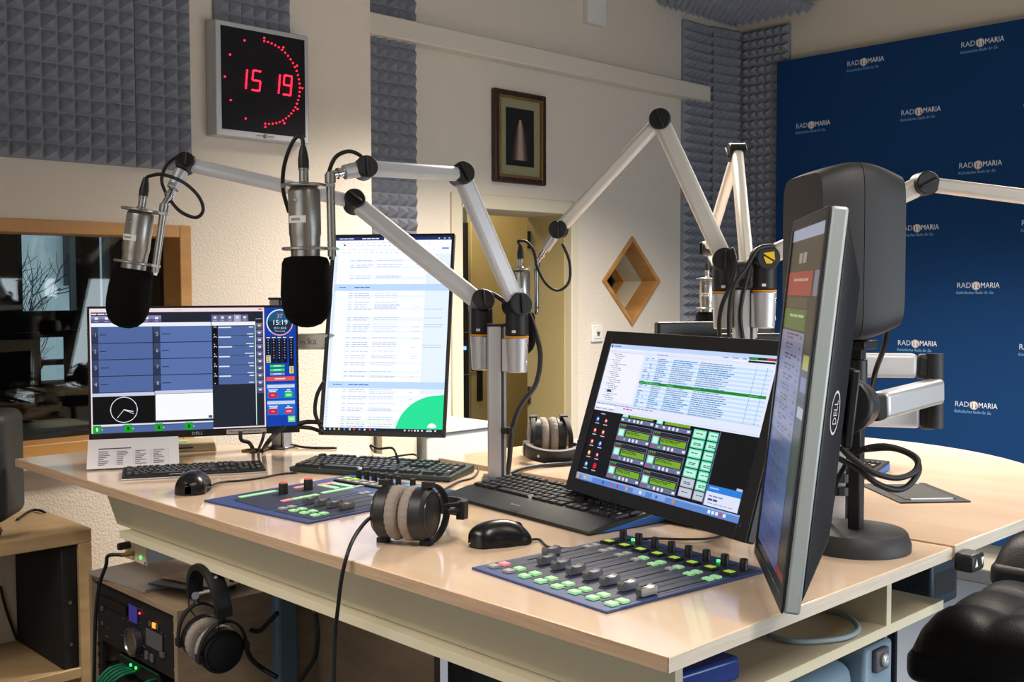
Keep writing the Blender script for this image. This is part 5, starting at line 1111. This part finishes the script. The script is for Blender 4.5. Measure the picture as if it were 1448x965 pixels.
cable('black cable from the boom arms down the aluminium pole', [(1.762, 1.917, 1.498), (1.781, 1.898, 1.488), (1.793, 1.856, 1.464), (1.821, 1.829, 1.450), (1.820, 1.799, 1.400), (1.819, 1.782, 1.342), (1.801, 1.781, 1.276), (1.766, 1.798, 1.227), (1.751, 1.809, 1.169), (1.750, 1.818, 1.092), (1.752, 1.828, 1.059)], .006)
cable('black cable hanging beside the microphone before the door', [tuple(m3 @ V((0, 0, .076))), (1.833, 1.870, 1.619), (1.841, 1.848, 1.616), (1.845, 1.829, 1.593), (1.843, 1.814, 1.552), (1.850, 1.791, 1.514), (1.870, 1.770, 1.499), (1.889, 1.754, 1.521), (1.891, 1.755, 1.568), (1.880, 1.768, 1.611)], .0036)
cable('black cable draped over the peaked boom arm joint', [(2.045, 1.398, 1.592), (2.032, 1.381, 1.560), (2.026, 1.384, 1.516), (2.009, 1.398, 1.471), (2.010, 1.408, 1.429), (2.018, 1.411, 1.389)], .005)
cable('black cable crossing between the two arm brackets', [(2.087, 1.316, 1.597), (2.052, 1.335, 1.590), (2.031, 1.353, 1.547), (2.011, 1.370, 1.508), (2.010, 1.381, 1.453), (2.016, 1.385, 1.389)], .005)
cable('black cable hanging straight down the rear pole', [(2.073, 1.357, 1.587), (2.063, 1.364, 1.547), (2.049, 1.373, 1.484), (2.053, 1.381, 1.436), (2.056, 1.373, 1.373)], .005)
t = thing('cable_clip', 'black cable clip on the front aluminium pole', 'clip', (1.743, 1.816, 1.169)); m = MB(); m.lathe([(.007, -.008), (.010, -.008), (.010, .008), (.007, .008)], Matrix.Translation((1.748, 1.811, 1.170)), 16); m.box((1.740, 1.819, 1.170), (.014, .014, .014)); m.build('clip', 'rubber', t)

# ---------------------------------------------------------------- left monitor pole, arm of the upright monitor
P4 = (1.655, 2.66)
pole('aluminium pole behind the wide and upright monitors', *P4, ZD, 1.475, rz=.46)
t = thing('monitor_mount', 'cream monitor arm with maker lettering between the two monitors', 'monitor arm', (P4[0], P4[1], 1.3))
a_, b_ = V((P4[0], P4[1], 1.357))+V((-.02, -.03, 0)), V((1.835, 2.415, 1.36))
m = MB(); m.bar(a_, b_, .03, .046, (-.8, -.6, 0)); m.build('tube', 'arm_white', t, bevel=.008, seg=3)
d = (b_-a_).normalized(); nn = V((-.8, -.6, 0)); nn = (nn-d*nn.dot(d)).normalized(); LM = mx(a_+d*.062+nn*.0153, d, nn)
m = MB(); m.text('m', 0, -.008, .014, 0, '#6a6460', LM); m.text('!', .0175, -.008, .019, 0, '#e8c218', LM); m.text('ka', .0225, -.008, .019, 0, '#6a6460', LM); m.build('maker_mark', 'ink_print', t)
m = MB(); m.cyl((1.835, 2.415, 1.33), (1.835, 2.415, 1.39), .022); m.cyl((P4[0], P4[1], 1.33), (P4[0], P4[1], 1.385), .033); m.build('joint', 'black_plastic', t, smooth=True, angle=40)
t = thing('monitor_mount', 'short monitor arm behind the wide monitor', 'monitor arm', (1.5, 2.68, 1.3)); m = MB(); m.bar((1.405, 2.70, 1.29), (P4[0]-.03, P4[1]+.005, 1.29), .03, .045, (0, -1, 0)); m.build('tube', 'arm_white', t, bevel=.006)
m = MB(); m.cyl((1.405, 2.685, 1.29), (1.415, 2.705, 1.29), .035); m.build('joint', 'black_plastic', t)
# grommet, cables behind the left monitors
t = thing('cable_grommet', 'round cable hole in the desk under the wide monitor', 'grommet', (1.568, 2.670, 1.050)); m = MB(); m.lathe([(.026, .001), (.030, .0005), (.031, .003), (.027, .004), (.022, .001), (0, .001)], Matrix.Translation((1.568, 2.670, 1.050)), 24); m.build('ring', 'brown_box', t, smooth=True)
G = 'black cables behind the monitors'
cable('thick black cable entering the desk hole under the wide monitor', [(1.389, 2.422, 1.146), (1.389, 2.420, 1.124), (1.413, 2.424, 1.114), (1.430, 2.435, 1.097), (1.597, 2.716, 1.040)], .005, name='monitor_cable', group=G)
cable('straight black cable dropping to the desk hole', [(1.464, 2.433, 1.134), (1.458, 2.437, 1.110), (1.606, 2.708, 1.040)], .004, name='monitor_cable', group=G)
cable('black cable pair curving beside the desk hole', [(1.523, 2.432, 1.144), (1.493, 2.432, 1.126), (1.473, 2.435, 1.105), (1.623, 2.709, 1.040)], .006, name='monitor_cable', group=G)
cable('black cable lying on the desk behind the pole', [(1.585, 2.634, 1.054), (1.666, 2.670, 1.060), (1.696, 2.599, 1.054), (1.751, 2.525, 1.054)], .0035, name='monitor_cable', group=G)
cable('upper black cable between the two left monitors', [(1.509, 2.349, 1.159), (1.528, 2.330, 1.165), (1.537, 2.280, 1.167)], .006, name='monitor_cable', group=G)
cable('lower black cable between the two left monitors', [(1.508, 2.349, 1.152), (1.534, 2.324, 1.149), (1.538, 2.278, 1.142)], .005, name='monitor_cable', group=G)
cable('black cable bowed beside the upright monitor', [(1.545, 2.280, 1.270), (1.531, 2.291, 1.235), (1.526, 2.292, 1.190), (1.537, 2.280, 1.152)], .005, name='monitor_cable', group=G)
cable('thin black cable standing up behind the dark keyboard', [(1.791, 2.408, 1.054), (1.564, 2.112, 1.123), (1.567, 2.081, 1.118), (1.578, 2.043, 1.122), (1.573, 2.018, 1.102), (1.712, 2.193, 1.054)], .0028, name='keyboard_cable', group=G)
cable('thin black cable lying at the desk rear edge', [(1.705, 2.265, 1.054), (1.788, 2.284, 1.054), (1.831, 2.277, 1.054), (1.802, 2.219, 1.054)], .0028, name='keyboard_cable', group=G)
# phone handset base behind the sheet
t = thing('desk_phone', 'beige flat device with green key behind the paper sheet', 'phone', mx((1.435, 2.83, ZD), (.9, -.43, 0))); m = MB(); m.box((0, 0, .013), (.19, .10, .026), top=(.96, .9)); m.build('body', 'beige_plastic', t, world=False, bevel=.004)
m = MB(); m.box((.0, -.02, .027), (.03, .02, .004)); m.build('green_key', 'btn_green', t, world=False); m = MB(); m.box((-.03, -.051, .012), (.12, .003, .003)); m.build('slot', 'matte_black', t, world=False)
o = MB().prism([(-.09, 0), (.055, 0), (.04, .04), (-.09, .045)], -.05, .05, mx((1.39, 2.93, ZD), (.9, -.43, 0)) @ Matrix.Rotation(PI/2, 4, 'X')).build('brown_box', 'brown_box', bevel=.002); tag(o, 'brown cardboard wedge behind the beige device', 'box')

# ---------------------------------------------------------------- loudspeaker on a stand
ls = thing('desk_loudspeaker', 'dark grey rounded loudspeaker on a black pole beside the banner', 'loudspeaker', (1.72, .92, 1.41))
fd = V((.80, -.60, 0)).normalized(); LMx = mx(V((1.722, .915, 1.563))-fd*.040, fd, (0, 0, 1))
def shell(x0, x1, s0, s1, nx=8):
    """rounded box section along x: half sizes shrink from s0 to s1"""
    m = MB(); n = 40; vs = []
    X = [x0+(x1-x0)*i/nx for i in range(nx+1)]
    for i, x in enumerate(X):
        u = i/nx; q = s0+(s1-s0)*(1-math.cos(u*PI/2) if s1 < s0 else math.sin(u*PI/2))
        for k_ in range(n):
            a = 2*PI*k_/n; c, s_ = math.cos(a), math.sin(a); e = 2/7
            vs.append((x, .098*q*math.copysign(abs(c)**e, c), .148*q*math.copysign(abs(s_)**e, s_)))
    fs = [(i*n+k_, i*n+(k_+1) % n, (i+1)*n+(k_+1) % n, (i+1)*n+k_) for i in range(nx) for k_ in range(n)]
    fs += [tuple(reversed(range(n))), tuple(range(nx*n, (nx+1)*n))]
    return m.add(vs, fs, LMx)
shell(.0006, .078, 1.0, .86).build('front_shell', 'dark_grey', ls, smooth=True, angle=40); shell(-.066, -.0006, .88, 1.0).build('rear_shell', 'dark_grey', ls, smooth=True, angle=40)
m = MB(); m.lathe([(.058, 0), (.05, .004), (.03, .001), (0, .003)], LMx @ mx((.0782, 0, -.04), (0, 1, 0), (1, 0, 0))); m.build('woofer', 'black_plastic', ls, smooth=True)
m = MB(); m.lathe([(.03, 0), (.02, .003), (0, .004)], LMx @ mx((.0782, 0, .07), (0, 1, 0), (1, 0, 0))); m.build('tweeter', 'black_plastic', ls, smooth=True)
st = thing('speaker_stand', 'round black table stand with thin pole under the loudspeaker', 'stand', (1.72, .92, ZD))
m = MB(); m.lathe([(.092, 0), (.0925, .012), (.086, .030), (.083, .033), (0, .033)], Matrix.Translation((1.722, .918, ZD)), 48); m.build('base', 'dark_grey', st, smooth=True, angle=30)
m = MB(); m.box((1.722, .918, ZD+.033+.17), (.020, .022, .345), Matrix.Identity(4)); m.build('pole', 'black_plastic', st, bevel=.003)
m = MB(); m.box((1.722, .918, 1.405), (.05, .05, .016)); m.build('top_plate', 'black_plastic', st, bevel=.003)
m = MB(); m.cyl((1.722, .918, 1.30), (1.722, .918, 1.38), .016); m.build('clamp', 'black_plastic', st, bevel=.003)

# ---------------------------------------------------------------- pole and arm of the monitor at the desk corner
P3 = (1.885, 1.045)
pole('aluminium pole behind the loudspeaker stand', *P3, ZG, 1.42)
ma = thing('monitor_mount', 'folded silver monitor arm behind the monitor at the desk corner', 'monitor arm', (P3[0], P3[1], 1.3))
el = V((1.969, 0.899, 1.353)); p0 = V((1.954, 1.054, 1.370)); z_ = V((0, 0, 1))
def seg(a, b, ht, wd, name, mt): m = MB(); m.bar(a, b, wd, ht, z_.cross(V(b)-V(a))); return m.build(name, mt, ma, bevel=.008, seg=3)
p0 = V((P3[0], P3[1], 1.355)); e1 = V((1.967, 0.929, 1.355)); seg(p0, e1, .046, .034, 'upper_link', 'arm_paint'); seg(e1, V((1.984, 0.898, 1.351)), .047, .036, 'end_cap', 'dark_grey')
h0 = V((1.745, 0.889, 1.299)); h1 = V((1.954, 0.882, 1.311)); seg(h0, h1, .046, .034, 'front_link', 'alu'); seg(V((1.713, 0.892, 1.296)), h0, .046, .036, 'end_cap', 'matte_black')
l0 = V((P3[0], P3[1], 1.26)); l1 = V((1.968, 0.922, 1.258)); seg(l0, l1, .042, .034, 'lower_link', 'arm_paint'); seg(l1, V((1.981, 0.895, 1.259)), .046, .036, 'end_cap', 'dark_grey')
m = MB(); m.cyl((1.973, 0.896, 1.379), (1.969, 0.892, 1.239), .016); m.build('pivot', 'dark_grey', ma, smooth=True, angle=40)
fN = frame(nm); hb = fN @ V((0, .0, -.072))
m = MB(); m.cyl(hb, hb+(V((1.691, 0.886, 1.304))-hb)*.55, .045, .038); m.build('tilt_hub', 'black_plastic', ma, bevel=.006); m = MB(); m.box((0, 0, -.078), (.11, .11, .012), fN); m.build('mount_plate', 'black_plastic', ma, bevel=.003)
m = MB(); m.cyl(hb, (1.729, 0.891, 1.297), .008); m.build('axle', 'chrome', ma, smooth=True, angle=40)
m = MB(); m.bar(V((P3[0], P3[1], 1.23)), V((P3[0], P3[1], 1.41)), .05, .05, (.7, -.7, 0)); m.build('pole_clamp', 'arm_white', ma, bevel=.004)
# maker badge on the side of the rear cover
yb = -.01; bx = -W_/2; 
side = fN @ Matrix.Translation((W_*.404, .0, -.0408)) @ Matrix.Rotation(math.radians(146), 4, 'Y') @ Matrix.Rotation(PI/2, 4, 'Z')
m = MB(); n = 28
m.add([(.030*math.cos(2*PI*i/n)*q, .0135*math.sin(2*PI*i/n)*q, 0) for i in range(n) for q in (1, .88)], [(2*i, 2*((i+1) % n), 2*((i+1) % n)+1, 2*i+1) for i in range(n)], side, '#c8c8cc')
m.text('DELL', 0, -.0055, .011, .0003, '#c8c8cc', side, align=.5, wide=.95); m.build('rear_badge', 'ink_print', nm)
# cable loops behind it
cable('black cable loop hanging behind the monitor at the desk corner', [(1.585, 0.874, 1.246), (1.598, 0.860, 1.227), (1.622, 0.835, 1.204), (1.658, 0.813, 1.193), (1.689, 0.798, 1.201), (1.712, 0.804, 1.218), (1.717, 0.828, 1.229), (1.711, 0.862, 1.235), (1.708, 0.893, 1.228), (1.708, 0.919, 1.212)], .0052, name='monitor_cable')
cable('second black cable loop hanging lower behind the monitor at the desk corner', [(1.586, 0.885, 1.229), (1.611, 0.860, 1.210), (1.635, 0.835, 1.184), (1.667, 0.817, 1.172), (1.692, 0.807, 1.179), (1.713, 0.802, 1.201), (1.726, 0.818, 1.220), (1.721, 0.852, 1.231), (1.705, 0.895, 1.226)], .0052, name='monitor_cable')
cable('black loudspeaker cable dropping beside the black pole', [(1.770, 0.888, 1.438), (1.792, 0.906, 1.397), (1.827, 0.939, 1.352), (1.810, 0.938, 1.314), (1.781, 0.936, 1.260), (1.740, 0.943, 1.200), (1.721, 0.959, 1.150), (1.729, 0.974, 1.083)], .005, name='loudspeaker_cable')
t = thing('cable_clip', 'black cable clips on the pole behind the loudspeaker stand', 'clip', (P3[0], P3[1], 1.1))
for z in (1.115, 1.14): m = MB(); m.lathe([(.030, -.008), (.034, -.008), (.034, .008), (.030, .008)], Matrix.Translation((P3[0], P3[1], z)), 20); m.build('clip', 'rubber', t)

# dark monitors standing on the guest table behind
for i, (c, x) in enumerate((((2.490, 1.760, 1.362), (.9, -.43, 0)), ((2.493, 1.533, 1.350), (.75, -.66, 0)))):
    c = V(c); t = thing('rear_monitor', ('black monitor seen from behind below the corner foam', 'black monitor seen from behind beside the rear pole')[i], 'monitor', mx((c.x, c.y, ZG), x))
    tp = (1.412, 1.385)[i]-ZG
    m = MB(); m.box((0, 0, tp-.15), (.36, .03, .30)); m.build('panel', 'black_plastic', t, world=False, bevel=.006); m = MB(); m.box((0, -.017, tp-.045), (.28, .004, .006)); m.build('vent_slot', 'matte_black', t, world=False)
    m = MB(); m.box((0, .03, .11), (.06, .03, .2)); m.build('stand', 'black_plastic', t, world=False, bevel=.004); m = MB(); m.box((0, .03, .006), (.2, .14, .012)); m.build('foot', 'black_plastic', t, world=False, bevel=.004)

# ---------------------------------------------------------------- loose cables on and under the desks
cable('black headphone cable running off the desk edge and down to the floor', [(1.154, 1.545, 1.095), (1.126, 1.531, 1.095), (1.069, 1.488, 1.084), (1.032, 1.460, 1.063), (1.026, 1.469, 1.020), (1.026, 1.480, 0.970), (1.030, 1.495, 0.917), (1.030, 1.500, 0.837), (1.030, 1.501, 0.782)], .0035, name='headphone_cable')
cable('thin black mouse cable running from the mouse across the console', [(1.324, 1.335, 1.058), (1.364, 1.341, 1.053), (1.334, 1.288, 1.053), (1.348, 1.260, 1.053), (1.370, 1.238, 1.053), (1.429, 1.233, 1.054), (1.469, 1.218, 1.056), (1.509, 1.186, 1.056), (1.536, 1.152, 1.056), (1.576, 1.126, 1.055), (1.620, 1.127, 1.054), (1.642, 1.133, 1.056)], .0022, name='mouse_cable')
cable('thin black mouse cable beside the slim keyboard', [(1.190, 2.211, 1.060), (1.249, 2.263, 1.054), (1.291, 2.255, 1.053), (1.347, 2.254, 1.053), (1.404, 2.267, 1.053), (1.446, 2.254, 1.053)], .0025, name='mouse_cable')
cable('thin black keyboard cable between the two keyboards', [(1.781, 1.961, 1.062), (1.759, 1.938, 1.055), (1.704, 1.897, 1.053), (1.651, 1.883, 1.053), (1.589, 1.846, 1.054), (1.529, 1.810, 1.054), (1.452, 1.758, 1.056)], .0025, name='keyboard_cable')
cable('thick black cable from the pole across the guest table', [(1.786, 1.860, 1.056), (1.840, 1.874, 1.060), (1.909, 1.880, 1.060), (1.983, 1.853, 1.060), (2.046, 1.837, 1.060)], .005, name='headphone_cable')
cable('black cable curling under the desk beside the steel leg', [(1.380, 2.081, 0.754), (1.380, 2.074, 0.703), (1.380, 2.086, 0.650), (1.380, 2.120, 0.608), (1.380, 2.163, 0.563)], .006, name='desk_cable')
cable('black cable bow behind the hanging headphones', [(1.360, 2.369, 0.660), (1.360, 2.302, 0.666), (1.360, 2.252, 0.700), (1.360, 2.214, 0.730)], .006, name='desk_cable')
cable('black cable running from the hanging headphones to the steel leg', [(1.300, 2.259, 0.652), (1.320, 2.268, 0.616), (1.360, 2.288, 0.578), (1.380, 2.250, 0.560)], .006, name='desk_cable')
cable('straight black cable hanging behind the headphone band', [(1.360, 2.425, 0.771), (1.360, 2.416, 0.718), (1.360, 2.404, 0.649)], .007, name='desk_cable')
cable('thin black cable on the floor side of the computer tower', [(1.600, 2.075, 0.643), (1.620, 2.081, 0.584), (1.660, 2.084, 0.553), (1.700, 2.077, 0.552), (1.720, 2.051, 0.579)], .004, name='desk_cable')
cable('grey cable end hanging beside the computer tower', [(1.620, 1.984, 0.643), (1.600, 1.976, 0.615), (1.580, 1.997, 0.589), (1.560, 2.032, 0.568)], .009, name='desk_cable', m='mid_grey')
cable('white thin cable under the desk behind the headphone hook', [(1.400, 2.483, 0.705), (1.420, 2.489, 0.728), (1.440, 2.480, 0.741)], .003, m='paper_white', name='desk_cable')
t = thing('cable_tray', 'dark cable bracket hanging under the desk near the rack', 'bracket', (1.36, 2.2, .8))
m = MB(); m.bar((1.36, 2.30, .93), (1.40, 2.28, .80), .012, .03, (1, 0, 0)); m.bar((1.36, 2.2, .93), (1.42, 2.18, .82), .012, .02, (1, 0, 0)); m.build('strut', 'matte_black', t)
